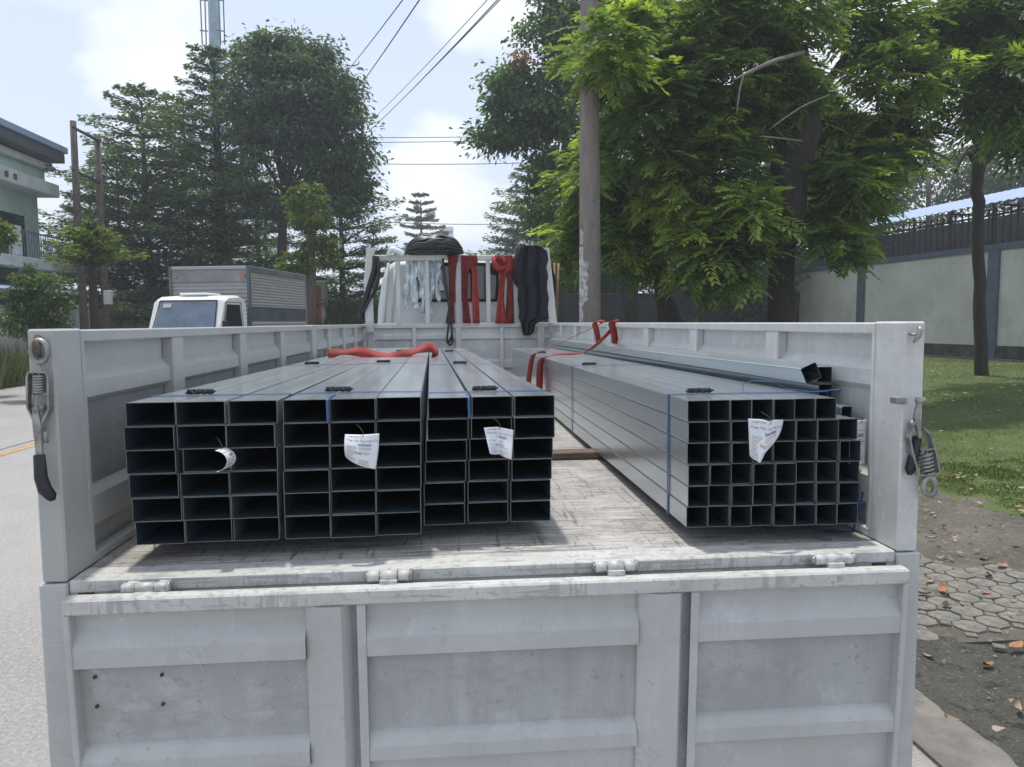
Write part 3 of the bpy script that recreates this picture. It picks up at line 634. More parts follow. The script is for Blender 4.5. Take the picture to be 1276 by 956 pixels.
# long tie wire hanging from the large tag
# ============================================================ WEBBING STRAPS, CLOTHS
def smooth_path(P,n_=6):
    P=[Vector(p) for p in P]; out=[]
    for i in range(len(P)-1):
        p0=P[max(i-1,0)];p1=P[i];p2=P[i+1];p3=P[min(i+2,len(P)-1)]
        for k in range(n_):
            t=k/n_; out.append(.5*((2*p1)+(-p0+p2)*t+(2*p0-5*p1+4*p2-p3)*t*t+(-p0+3*p1-3*p2+p3)*t**3))
    out.append(P[-1]); return out
YS=5.5
q=MB(); q.smooth=True
pa=smooth_path([at(x,y,YS-.0) for x,y in ((409,441.5),(425,439),(446,438.5),(466,442),(487,444),(504,442),(520,437),(534,433),(543,436),(546,440))])
sv=[Vector((0,.35+.5*math.sin(i*.22)**2,1.0-.55*math.sin(i*.22)**2)) for i in range(len(pa))]
q.ribbon(pa,.075,sv,.005)
pb=smooth_path([at(x,y,YS+.12) for x,y in ((495,442),(512,440),(524,434),(536,435),(545,440),(538,443))]); q.ribbon(pb,.07,(0.1,.8,.5),.005)
q.build('strap',M['red'],None,**tagd('crumpled red webbing strap lying across the left tube bundles','webbing strap'))
q=MB(); q.smooth=True
def lay_strap(pts,Y,wd,sidev):
    P=smooth_path([at(x,y,Y) for x,y in pts]); q.ribbon(P,wd,[Vector(sidev)]*len(P),.004)
lay_strap(((767,430),(765,414),(762,403),(765,399.5),(768,402),(759,414),(746,427),(733,437),(722,440.5),(700,441),(684,443.5),(676,447),(673,456),(672,490)),5.5,.058,(.9,.35,.25))
q.build('strap',M['red'],None,**tagd('red webbing strap thrown over the right side wall, the strand nearer the tailgate','webbing strap')); q=MB(); q.smooth=True
lay_strap(((747,432),(744,415),(741,403),(746,400.5),(751,402),(738,409),(718,418),(696,429),(676,437),(666,441),(663,447),(661,458),(658,480)),5.9,.050,(.85,.3,.35))
q.build('strap',M['red'],None,**tagd('red webbing strap thrown over the right side wall, the narrower strand nearer the cab','webbing strap'))
def drape(name,rows,Y,fold,nf,m,label,cat,thick=.05,nu=28,group=None,seed=1):
    """hanging cloth: rows of (py,xl,xr) in the plane at Y; vertical folds; closed front and back"""
    rr=random.Random(seed); ph=[rr.uniform(0,6) for _ in range(4)]
    rows_=[]
    for i in range(len(rows)-1):
        for k in range(4):
            t=k/4; rows_.append(tuple(rows[i][j]*(1-t)+rows[i+1][j]*t for j in range(3)))
    rows_.append(rows[-1]); nv=len(rows_); V=[]; 
    for s_ in (0,1):
        for j,(py,xl,xr) in enumerate(rows_):
            for i in range(nu+1):
                u_=i/nu; x=xl+(xr-xl)*u_; d=fold*(math.sin(u_*nf*2*PI+ph[0]+j*.06)+.5*math.sin(u_*nf*4.3*PI+ph[1]+j*.11))
                edge=min(1,4*min(u_,1-u_)+.1)
                V.append(at(x,py,Y+(d-thick/2*edge if s_==0 else d*.3+thick/2*edge)))
    k0=nv*(nu+1); F=[]
    for j in range(nv-1):
        for i in range(nu):
            a=j*(nu+1)+i; F+= [(a,a+nu+1,a+nu+2,a+1),(k0+a,k0+a+1,k0+a+nu+2,k0+a+nu+1)]
    for j in range(nv-1):
        a=j*(nu+1); b=a+nu+1; F.append((a,k0+a,k0+b,b)); a+=nu; b+=nu; F.append((a,b,k0+b,k0+a))
    for i in range(nu):
        F.append((i,i+1,k0+i+1,k0+i)); a=(nv-1)*(nu+1)+i; F.append((a+1,a,k0+a,k0+a+1))
    mb=MB(); mb.smooth=True; mb.add(V,F); return mb.build(name,m,None,**tagd(label,cat,group))
YH=YF-.05
drape('work_clothes',[(306,651,668),(308,646,676),(313,643,682),(324,640,684),(333,639,682),(345,638,685),(352,640,684),(360,646,684),(372,645,687),(388,647,685),(396,646,686),(400,648,674),(404,649,667),(414,651,665),(418,652,661)],YH,.035,2.7,M['black_cloth'],'black work clothes hung over the right end of the rack','clothes',.10,seed=4)
drape('work_clothes',[(329,684,687),(345,684,692),(362,685,693),(372,686,689)],YF+.10,.02,1,M['black_cloth'],'black sleeve end poking out beyond the right rack post','clothes',.06,nu=10,seed=6)
g='red webbing straps hung on the rack'
drape('strap',[(318,557,572),(330,559,569),(350,560,567.5),(380,559,566),(403,555,567)],YF-.02,.012,1,M['red2'],'red strap hung on the rack nearest the plastic strips','webbing strap',.03,12,g,2)
drape('strap',[(318,574,594),(330,575,596),(338,575,584),(370,576,583),(403,577,587)],YF-.035,.012,2,M['red2'],'doubled red strap hung just right of the middle rack bar, left strand','webbing strap',.03,12,g,3)
drape('strap',[(330,587,594),(345,588,595),(375,588,597),(403,589,598)],YF-.03,.012,1,M['red'],'doubled red strap hung just right of the middle rack bar, right strand','webbing strap',.03,12,g,5)
drape('strap',[(318,620,638),(325,618,641),(336,617,640),(342,623,631),(352,622,629),(375,620,628),(403,617,632)],YF-.04,.012,2,M['red'],'red strap tied in a knot beside the black clothes, front strand','webbing strap',.04,14,g,7)
drape('strap',[(335,629,640),(350,632,639),(375,631,640),(403,629,641)],YF-.02,.012,1,M['red2'],'red strap tied in a knot beside the black clothes, rear strand','webbing strap',.03,12,g,8)
q=MB(); q.smooth=True; c=at(622,328,YF-.10)
for k in range(3): q.tube([c+Vector((.07*math.cos(a+k),.05*math.sin(a*1.3+k),.075*math.sin(a+k*.8))) for a in (i*.7 for i in range(10))],.03,8)
q.build('strap_knot',M['red'],None,**tagd('bunched red knot of webbing hanging at the top of the rack beside the black clothes','webbing knot'))
# rolled tarpaulin on the rack beam
c0=at(541,318,YF+.05); q=MB(); q.smooth=True; V=[];F=[]; nx,nn=30,26
rxw=(at(579,318,YF).x-at(504,318,YF).x)/2; hz_=at(541,292,YF).z-at(541,322,YF).z
for i in range(nx+1):
    t=-1+2*i/nx; s_=max(.02,(1-abs(t)**2.6))**.62
    for k in range(nn):
        a=2*PI*k/nn; cz=math.sin(a); fold=1+.045*math.sin(a*9+t*4)+.03*math.sin(t*11+a*3)
        zz=(cz*.5+.5)*hz_*s_ if cz>0 else (.5+cz*.5*.8)*hz_*s_
        V.append(c0+Vector((t*rxw,.26*math.cos(a)*s_*fold,-.035+zz*fold+ .05*(1-s_))))
for i in range(nx):
    for k in range(nn): F.append((i*nn+k,i*nn+(k+1)%nn,(i+1)*nn+(k+1)%nn,(i+1)*nn+k))
F+=[tuple(range(nn)),tuple(nx*nn+k for k in range(nn-1,-1,-1))]
q.add(V,F); tarp=q.build('tarpaulin',M['tarp'],None,**tagd('dark green folded tarpaulin heaped on top of the rack','tarpaulin'))
for k in range(5):
    f_=.25+.15*k; pth=[]
    for i in range(21):
        t=-.93+1.86*i/20; s_=(1-abs(t)**2.6)**.62; pth.append(c0+Vector((t*rxw,-.255*s_*math.sqrt(max(.02,1-(2*f_-1)**2)),-.035+f_*hz_*s_+.05*(1-s_)+.006*math.sin(i*1.3+k))))
    m_=MB(); m_.tube(pth,.012,6); m_.build('fold',M['tarp'],tarp)
q=MB(); q.smooth=True
P=smooth_path([at(x,y,YF-.03) for x,y in ((484,317),(487,311),(493,312),(498,314),(503,317))]); q.ribbon(P,.12,(0,1,.3),.05); q.build('rag',M['cab'],None,**tagd('small pale rag tucked on the rack left of the tarpaulin','rag'))
# plastic strips
for k,(x,y1,dx) in enumerate(((508,386,-1),(513,378,1),(518,384,0),(522,372,2),(526,390,1),(530,366,-1),(540,392,-2),(544,376,1),(547,362,1),(536,358,0))):
    q=MB(); q.smooth=True; P=smooth_path([at(x+dx*t*2+1.2*math.sin(t*7+k),323+(y1-323)*t,9.24+.02*math.sin(t*9+k)) for t in (0,.2,.4,.6,.8,1)],4); q.ribbon(P,[.03+.05*abs(math.sin(i*.35+k*1.7)) for i in range(len(P))],[Vector((1,.5*math.sin(i*.5+k),0)) for i in range(len(P))],.002)
    q.build('plastic_strip',M['plastic'],None,**tagd(('clear shiny plastic strip, %s under the tarpaulin'%('first from the left','second from the left','third from the left','fourth from the left','fifth from the left','short one just left of the second rack bar','long one just right of the second rack bar','third from the right end','rightmost of the row','slim one behind the second rack bar')[k]),'plastic strip','clear plastic strips hanging from the rack'))
q=MB(); q.smooth=True
P=smooth_path([at(x,y,YF-.06) for x,y in ((468,319),(467,335),(462,352),(455,375),(450,392),(449,398))]); q.ribbon(P,[.07]*(len(P)),(1,.3,0),.03)
P=smooth_path([at(x,y,YF-.08) for x,y in ((470,319),(472,340),(468,360),(458,378),(452,390))]); q.ribbon(P,.04,(1,.2,0),.03)
q.build('rubber_strap',M['rope'],None,**tagd('black rubber strap looped on the left end of the rack','rubber strap'))
q=MB(); q.tube(smooth_path([at(x,y,YF-.07) for x,y in ((552,322),(554,345),(558,370),(562,400),(563,418),(559,427),(557,424))]),.014,7); q.tube(smooth_path([at(x,y,YF-.10) for x,y in ((556,360),(560,385),(559,405),(557,424),(561,430),(564,424),(562,405))]),.013,7)
q.build('rope',M['rope'],None,**tagd('dark rope dangling over the middle of the headboard','rope'))
for k,(x0,x1) in enumerate(((696,693),(691,690))):
    q=MB(); q.tube([at(x0,328,YF+.30),at((x0+x1)/2,370,YF+.28),at(x1,406,YF+.26)],.013,6); q.build('bamboo_stick',M['bamboo'],None,**tagd('thin brown stick outside the right rack post, %s of the two'%('right-hand','left-hand')[k],'stick','thin sticks beside the rack'))
#@@PART3
# ============================================================ GROUND, ROAD, PAVEMENT
def ground_mat(name,kind):
    m=bpy.data.materials.new(name); m.use_nodes=True; t=m.node_tree; b=t.nodes['Principled BSDF']
    tcn=N(t,'ShaderNodeTexCoord'); o=tcn.outputs['Object']
    def ns(s,det=8,ro=.65,sc=None):
        v_=o
        if sc: mp=N(t,'ShaderNodeMapping'); mp.inputs['Scale'].default_value=sc; t.links.new(o,mp.inputs[0]); v_=mp.outputs[0]
        n=N(t,'ShaderNodeTexNoise'); n.inputs['Scale'].default_value=s; n.inputs['Detail'].default_value=det; n.inputs['Roughness'].default_value=ro; t.links.new(v_,n.inputs['Vector']); return n.outputs['Fac']
    if kind=='road':
        c=mixc(t,ramp(t,ns(.35),((.35,0.0),(.65,1.0))),(.27,.262,.258),(.35,.34,.33))
        c=mixc(t,ramp(t,ns(40,3,.8),((.5,0.0),(.62,.7))),c,(.47,.45,.43))
        c=mixc(t,ramp(t,ns(55,3,.8),((.56,0.0),(.66,.8))),c,(.15,.145,.14))
        c=mixc(t,ramp(t,ns(.5,6,.6,(1.4,.12,1)),((.52,0.0),(.7,.5))),c,(.40,.385,.37)); bs=45; bst=.6
    elif kind=='soil':
        c=mixc(t,ramp(t,ns(1.6),((.35,0.0),(.65,1.0))),(.075,.066,.052),(.145,.13,.105))
        c=mixc(t,ramp(t,ns(18,5,.8),((.55,0.0),(.65,.7))),c,(.27,.25,.21))
        c=mixc(t,ramp(t,ns(26,5,.8),((.58,0.0),(.66,.85))),c,(.045,.04,.033)); bs=30; bst=.9
    elif kind=='patch':
        c=mixc(t,ramp(t,ns(1.3),((.35,0.0),(.65,1.0))),(.055,.057,.047),(.10,.095,.08))
        c=mixc(t,ramp(t,ns(7,8,.75),((.55,0.0),(.60,.85))),c,(.025,.024,.022))
        c=mixc(t,ramp(t,ns(33,5,.8),((.56,0.0),(.62,.8))),c,(.20,.19,.165))
        c=mixc(t,ramp(t,ns(70,4,.8),((.54,0.0),(.60,.8))),c,(.02,.02,.018)); bs=55; bst=1.0
    elif kind=='lawn':
        c=mixc(t,ramp(t,ns(.8),((.35,0.0),(.62,1.0))),(.065,.095,.026),(.095,.13,.034))
        c=mixc(t,ramp(t,ns(.45,6,.7),((.60,0.0),(.72,.7))),c,(.12,.10,.065))
        c=mixc(t,ramp(t,ns(14,5,.8),((.56,0.0),(.68,.6))),c,(.03,.055,.012)); bs=40; bst=.8
    elif kind=='dust':
        c=mixc(t,ramp(t,ns(.3),((.35,0.0),(.65,1.0))),(.27,.23,.19),(.36,.31,.26)); bs=20; bst=.3
    t.links.new(c,b.inputs['Base Color']); b.inputs['Roughness'].default_value=.93
    bp=N(t,'ShaderNodeBump'); bp.inputs['Strength'].default_value=bst; bp.inputs['Distance'].default_value=.02; t.links.new(ns(bs,6,.7),bp.inputs['Height']); t.links.new(bp.outputs[0],b.inputs['Normal'])
    return m
def gh(x,y):  # height of the verge on the right: nearly flat near the road, gently rising towards the factory wall
    s=max(0,min(1,(x-5.5)/10)); s=s*s*(3-2*s)
    return .45*s
g=MB(); g.box(-190,190,-60,342,-.5,-.02); g.build('ground',ground_mat('dusty_ground','dust'),None,**ST)
g=MB(); g.box(-6.9,2.33,-50,330,-.019,0); g.build('road',ground_mat('road_asphalt','road'),None,**ST)
g=MB(); g.box(-13.5,-6.95,-50,70,-.019,-.001); g.build('road',bpy.data.materials['road_asphalt'],None,**ST)
g=MB(); g.box(-6.72,-6.56,-40,30,.004,.005); g.build('road_marking',mat('worn_yellow_line',(.48,.33,.14),.8,var=.3,scale=6,dark=(.2,.18,.15),dscale=12,dthr=.58),None,**ST)
kr=random.Random(5); ky=[-8+.06*i for i in range(620)]; kx_=[2.37+.012*math.sin(y*2.3)+.02*math.sin(y*7.1)+kr.uniform(-.014,.014) for y in ky]
g=MB(); kv=[];kf=[]
for y,x in zip(ky,kx_): kv+=[(2.05,y,-.1),(2.05,y,.020),(x-.02,y,.020+kr.uniform(-.002,.002)),(x,y,.006),(x,y,-.1)]
for i in range(len(ky)-1):
    for k in range(4): a=i*5+k; kf.append((a,a+5,a+6,a+1))
g.add(kv,kf); g.build('kerb',M['kerb'],None,**ST)
# verge as a grid with relief: soil near the kerb, lawn beyond
nx,ny=90,110; xs=np.concatenate([np.linspace(2.3,8,50),np.linspace(8.3,80,40)]); ys=np.concatenate([np.linspace(-6,12,80),np.linspace(12.8,90,30)])
nz=[[ (0.010*math.sin(x*5.1+y*3.3)+.008*math.sin(x*11.3-y*7.7)+.006*math.sin(y*17+x*3)) for x in xs] for y in ys]
V=[(x,y,gh(x,y)+.0+nz[j][i]*(1 if x>2.4 else 0)) for j,y in enumerate(ys) for i,x in enumerate(xs)]
F=[(j*nx+i,j*nx+i+1,(j+1)*nx+i+1,(j+1)*nx+i) for j in range(ny-1) for i in range(nx-1)]
def lawn_edge(y): return 5.3+.28*math.sin(y*1.1)+.35*math.sin(y*.37+1)+ max(0,(y-7.2))*-.10 + (0.4 if y<5.2 else 0)
MI=[]
for f in F:
    cx=(V[f[0]][0]+V[f[2]][0])/2; cy=(V[f[0]][1]+V[f[2]][1])/2
    MI.append(1 if cx>lawn_edge(cy)+.15*math.sin(cy*9) else (2 if (cx<3.7 and cy<4.1+.12*math.sin(cx*6)) or cx<2.62+.1*math.sin(cy*4) else 0))
me=fast_mesh('verge',V,F,[ground_mat('verge_soil','soil'),ground_mat('mossy_lawn','lawn'),ground_mat('dark_asphalt_patch','patch')])
me.polygons.foreach_set('material_index',MI); me.polygons.foreach_set('use_smooth',[True]*len(F)); verge=link('verge',me,None,**ST)
# paving stones: large eight-sided stones with small squares between
path=MB(); path.box(2.80,4.6,3.95,5.6,-.03,.004); path_o=path.build('path',M['stone'] if False else bpy.data.materials['verge_soil'],None,**ST)
def stone_mesh(pts_,h_,seed):
    rr=random.Random(seed); q=MB(); n_=len(pts_); P0=[(x*1.0+rr.uniform(-.006,.006),y*1.0+rr.uniform(-.006,.006)) for x,y in pts_]
    V_=[(x,y,0) for x,y in P0]+[(x*.985,y*.985,h_*.86) for x,y in P0]+[(x*.945,y*.945,h_+rr.uniform(-.001,.001)) for x,y in P0]
    F_=[(i,(i+1)%n_,n_+(i+1)%n_,n_+i) for i in range(n_)]+[(n_+i,n_+(i+1)%n_,2*n_+(i+1)%n_,2*n_+i) for i in range(n_)]+[tuple(range(2*n_,3*n_))]
    q.add(V_,F_); return q.mesh('stone_mesh',M['stone'])
s_=.182; a_=.050; h2=s_/2
octs=[stone_mesh([(-h2+a_,-h2+.006),(h2-a_,-h2+.006),(h2-.006,-h2+a_),(h2-.006,h2-a_),(h2-a_,h2-.006),(-h2+a_,h2-.006),(-h2+.006,h2-a_),(-h2+.006,-h2+a_)],.022,i) for i in range(5)]
sqs=[stone_mesh([(-a_+.007,0),(0,-a_+.007),(a_-.007,0),(0,a_-.007)],.022,10+i) for i in range(3)]
gap=random.Random(3); rz=R(14)
for i in range(-14,18):
    for j in range(-14,18):
        for kind in (0,1):
            lx=(i+.5*kind)*s_*1.06; ly=(j+.5*kind)*s_*.98
            x=3.6+lx*math.cos(rz)-ly*math.sin(rz); y=4.8+lx*math.sin(rz)+ly*math.cos(rz)
            # the paved strip runs diagonally and breaks up at its near edge
            lo=3.78+.10*(x-2.7)+.10*math.sin(x*7); hi=5.95-.62*(x-2.9)+.08*math.sin(x*9)
            if not(2.74<x<4.62 and lo<y<hi): continue
            if (y<lo+.3 or y>hi-.15) and gap.random()<.45: continue
            link('paving_stone',(octs if kind==0 else sqs)[gap.randrange(5 if kind==0 else 3)],path_o,(x,y,-.004+gap.uniform(-.004,.003)),(gap.uniform(-.02,.02),gap.uniform(-.02,.02),rz+(gap.choice((0,PI/2)) if kind==0 else 0)+gap.uniform(-.04,.04)))
# grass blades on the lawn + rough grass banks: uncountable
def blades(name,areas,n_,h_,wd,m,seed,label=None):
    r_=np.random.default_rng(seed); V_=[];T_=[]
    tot=sum(a[4] for a in areas)
    for (x0,x1,y0,y1,wt,hm,lim) in areas:
        k=int(n_*wt/tot); x=r_.uniform(x0,x1,k); y=r_.uniform(y0,y1,k)
        if lim: keep=np.array([xx>lawn_edge(yy)+.1 for xx,yy in zip(x,y)]) & ((np.sin(x*2.1+y*1.3)+np.sin(x*.9-y*2.2)+r_.uniform(-1,1,k))>-1.9); x,y=x[keep],y[keep]; k=len(x)
        z=np.array([gh(a,b) if a>2.3 else 0. for a,b in zip(x,y)]); an=r_.uniform(0,2*PI,k); hh=h_*hm*r_.uniform(.5,1.3,k); ww=wd*(hm**.5)*r_.uniform(.7,1.3,k)
        ln=r_.uniform(0,.6,k)*hh; la=r_.uniform(0,2*PI,k)
        a=np.stack([x-np.cos(an)*ww,y-np.sin(an)*ww,z],1); b=np.stack([x+np.cos(an)*ww,y+np.sin(an)*ww,z],1); c=np.stack([x+np.cos(la)*ln,y+np.sin(la)*ln,z+hh],1)
        V_.append(np.stack([a,b,c],1).reshape(-1,3)); T_.append(np.repeat(np.clip(.5+.25*np.sin(x*1.7)+.25*np.sin(y*1.3+x)+r_.normal(0,.15,k),0,1),3))
    V_=np.concatenate(V_); T_=np.concatenate(T_); F_=np.arange(len(V_)).reshape(-1,3)
    o=link(name,fast_mesh(name,V_,F_,m,T_),None,kind='stuff',label=label,category='grass'); return o
blades('lawn_grass',[(4.8,9,3.5,9,6,1,True),(5,15,8,16,7,1.1,True),(8,20,14,26,4,1.3,True)],190000,.028,.004,M['grassb'],3,'short patchy green grass on the verge beyond the paving')
def bh(x,y):
    a=max(0,1-((x+6.3)/4.6)**4); b=max(0,min(1,(y-33.5)/4)); return 2.35*a**.5*b*b*(3-2*b)+.12*math.sin(x*2.1+y)*a*b
bxs=np.linspace(-11,-1.6,40); bys=np.linspace(33.4,52,50); V_=[(x,y,bh(x,y)-.01) for y in bys for x in bxs]; F_=[(j*40+i,j*40+i+1,(j+1)*40+i+1,(j+1)*40+i) for j in range(49) for i in range(39)]
link('grass_bank',fast_mesh('grass_bank',V_,F_,bpy.data.materials['mossy_lawn']),None,**ST)
r_=np.random.default_rng(8); k=26000; x=r_.uniform(-10.8,-1.8,k); y=r_.uniform(34.5,44,k); z=np.array([bh(a,b) for a,b in zip(x,y)]); h_=r_.uniform(.35,1.0,k); an=r_.uniform(0,6.28,k); lx=r_.uniform(-.3,.3,k); 
V_=np.stack([np.stack([x-.03*np.cos(an),y-.03*np.sin(an),z],1),np.stack([x+.03*np.cos(an),y+.03*np.sin(an),z],1),np.stack([x+lx,y,z+h_],1)],1).reshape(-1,3)
link('weeds',fast_mesh('weeds',V_,np.arange(len(V_)).reshape(-1,3),M['weeds'],np.repeat(np.clip(.5+.3*np.sin(x*2)+r_.normal(0,.15,k),0,1),3)),None,kind='stuff',label='tall pale weeds on the bank behind the box truck',category='weeds')
blades('bank_grass',[(-24,-13.6,20,34,8,1.2,False),(-2.5,14,30,40,1.5,.45,False)],42000,1.0,.03,M['weeds'],4,'tall rough grass along the far side of the road')
# fallen leaves
def leaf_me(m,seed,L_=.085,W_=.034):
    rr=random.Random(seed); cu=rr.uniform(.5,1.6); V_=[];F_=[]
    for i in range(6):
        t=i/5; wdt=W_*math.sin(PI*min(1,t*.93+.05))**.8; z=.010+.022*cu*(t-.5)**2*2
        V_+=[(t*L_-L_/2,-wdt/2,z+.010*cu),(t*L_-L_/2,0,z),(t*L_-L_/2,wdt/2,z+.008*cu)]
    for i in range(5):
        for k in range(2): a=i*3+k; F_.append((a,a+1,a+4,a+3))
    q=MB(); q.smooth=True; q.add(V_,F_); return q.mesh('leaf_mesh',m)
LV={'o':[leaf_me(M['leafo'],i,.10,.045) for i in range(2)],'b':[leaf_me(M['leafb'],i+5,.085,.030) for i in range(3)],'d':[leaf_me(M['leafd'],i+9,.09,.04) for i in range(2)]}
def fallen(px,py,c,label,sc=1,rz=None):
    p=atz(px,py,0); p=atz(px,py,gh(p.x,p.y)+.012+(.014 if 2.7<p.x<4.6 and 3.8<p.y<6 else 0)); z=p.z-.006
    link('fallen_leaf',LV[c][rnd.randrange(len(LV[c]))],None,(p.x,p.y,z),(rnd.uniform(-.25,.25),rnd.uniform(-.2,.2),rnd.uniform(0,6) if rz is None else rz),label=label,category='fallen leaf',group='fallen leaves on the verge').scale=(sc,sc,sc)
fallen(1176,738,'o','bright orange fallen leaf standing up on the paving stones',1.35,1.2)
fallen(1178,755,'d','brown fallen leaf just in front of the bright orange one on the paving')
fallen(1266,806,'o','pale orange leaf at the photo\'s right edge beside the last paving stones',1.25,.4)
fallen(1158,820,'b','curled tan leaf on the dark patch nearest the truck corner')
fallen(1230,830,'o','flat orange leaf alone in the middle of the dark asphalt patch',.9,.3)
fallen(1267,884,'b','tan leaf low on the dark patch near the right edge of the photo',1.0,1)
fallen(1186,897,'b','small tan leaf on the crumbling edge of the concrete strip',.8,2.4)
fallen(1163,663,'b','pale long leaf lying on soil beside the truck post, upper one',1.0,.2)
fallen(1161,672,'b','pale long leaf lying on soil beside the truck post, lower one',1.1,2.6)
fallen(1150,741,'d','dark brown leaf on the paving against the truck corner',1.1)
fallen(1228,739,'o','thin orange leaf on the upper edge of the paving',.8,.1)
fallen(1230,700,'d','brown leaf on the soil, left one of a crumpled pair above the paving',1.4)
fallen(1248,706,'o','crumpled brown-orange leaf on the soil above the paving',1.2,.5)
fallen(1232,718,'d','dark leaf on the soil just above the paving\'s edge')
fallen(1268,632,'b','tan curled leaf on the grass by the photo\'s right edge',1.0)
fallen(1225,700,'b','tan leaf in the crumpled heap on the soil above the paving',1.0)
r_=np.random.default_rng(12); V_=[];F_=[];T_=[]
def scatter(n_,x0,x1,y0,y1,L0):
    for i in range(n_):
        x=r_.uniform(x0,x1); y=r_.uniform(y0,y1); a=r_.uniform(0,6.28); L_=L0*r_.uniform(.5,1.2); W_=L_*r_.uniform(.25,.45); z=gh(x,y)+.022
        t=r_.uniform(-.5,.5); ca,sa=math.cos(a),math.sin(a); k=len(V_)
        for (u_,v_,w__) in ((-.5,0,.012),(0,-.5,.002+t*.02),(.5,0,.014),(0,.5,.012)): V_.append((x+ca*u_*L_-sa*v_*W_,y+sa*u_*L_+ca*v_*W_,z+w__*r_.uniform(.5,2)))
        F_.append((k,k+1,k+2,k+3)); T_.extend([r_.uniform(0,1)]*4)
scatter(260,2.9,6.2,4.2,8.6,.075); scatter(650,4.6,14,5.5,20,.11); scatter(90,2.5,4.6,2.6,4.6,.03); scatter(500,6,22,14,30,.13)
lm=leafmat('leaf_litter',(.10,.065,.04),(.46,.38,.27),.1,.8,.45); link('leaf_litter',fast_mesh('leaf_litter',V_,F_,lm,T_),None,kind='stuff',label='scattered small dead leaves over soil and lawn',category='leaf litter')
# pebbles on the soil strip
V_=[];F_=[]
for i in range(900):
    x=r_.uniform(2.5,5.6); y=r_.uniform(3.0,8.5); s=r_.uniform(.004,.016); z=gh(x,y)+.004; k=len(V_)
    for d in ((1,0,0),(0,1,0),(-1,0,0),(0,-1,0),(0,0,.8)): V_.append((x+d[0]*s*r_.uniform(.6,1.3),y+d[1]*s*r_.uniform(.6,1.3),z+d[2]*s))
    F_+=[(k,k+1,k+4),(k+1,k+2,k+4),(k+2,k+3,k+4),(k+3,k,k+4)]
link('gravel',fast_mesh('gravel',V_,F_,M['stone']),None,kind='stuff',label='small stones loose on the soil beside the paving',category='gravel')

# ============================================================ TREES
def np_rot(d):  # frames (k,3,3) whose x axis follows d, with random roll
    d=d/np.linalg.norm(d,axis=1,keepdims=True); r=nr.normal(size=d.shape); s=np.cross(d,r); s/=np.linalg.norm(s,axis=1,keepdims=True)+1e-9
    return d,s,np.cross(d,s)
def leaves_quads(C,L_,W_,D=None,flat=0.0,tint=None):
    """one bent diamond per centre; D = leaf direction or random; flat pulls blades horizontal"""
    k=len(C)
    if D is None: D=nr.normal(size=(k,3)); D[:,2]*=(1-flat*.8)
    d=D/np.linalg.norm(D,axis=1,keepdims=True); up=nr.normal(size=(k,3))*(1-flat)+np.array([0,0,1.])*flat*1.6
    s=np.cross(d,up); s/=np.linalg.norm(s,axis=1,keepdims=True)+1e-9
    l=(L_*nr.uniform(.6,1.3,k))[:,None]; w_=(W_*nr.uniform(.6,1.3,k))[:,None]
    P=np.stack([C-d*l/2,C+s*w_/2+d*l*.05,C+d*l/2,C-s*w_/2+d*l*.05],1)
    P[:,2,2]-=(l[:,0]*.12)
    return P.reshape(-1,3), (np.repeat(tint,4) if tint is not None else np.repeat(nr.uniform(0,1,k),4))
def crown_mesh(name,Vs,Ts,m):
    V_=np.concatenate(Vs); T_=np.clip(np.concatenate(Ts),0,1); return fast_mesh(name,V_,np.arange(len(V_)).reshape(-1,4),m,T_)
def limb(name,pts_,rads,m,parent,n_=9,**k):
    P=smooth_path(pts_,4); L_=len(P); rr=[float(np.interp(i/(L_-1),np.linspace(0,1,len(rads)),rads)) for i in range(L_)]
    P=[p+Vector((rnd.gauss(0,.12),rnd.gauss(0,.12),0))*rr[i] for i,p in enumerate(P)]
    q=MB(); q.tube(P,rr,n_); return q.build(name,m,parent,**k)
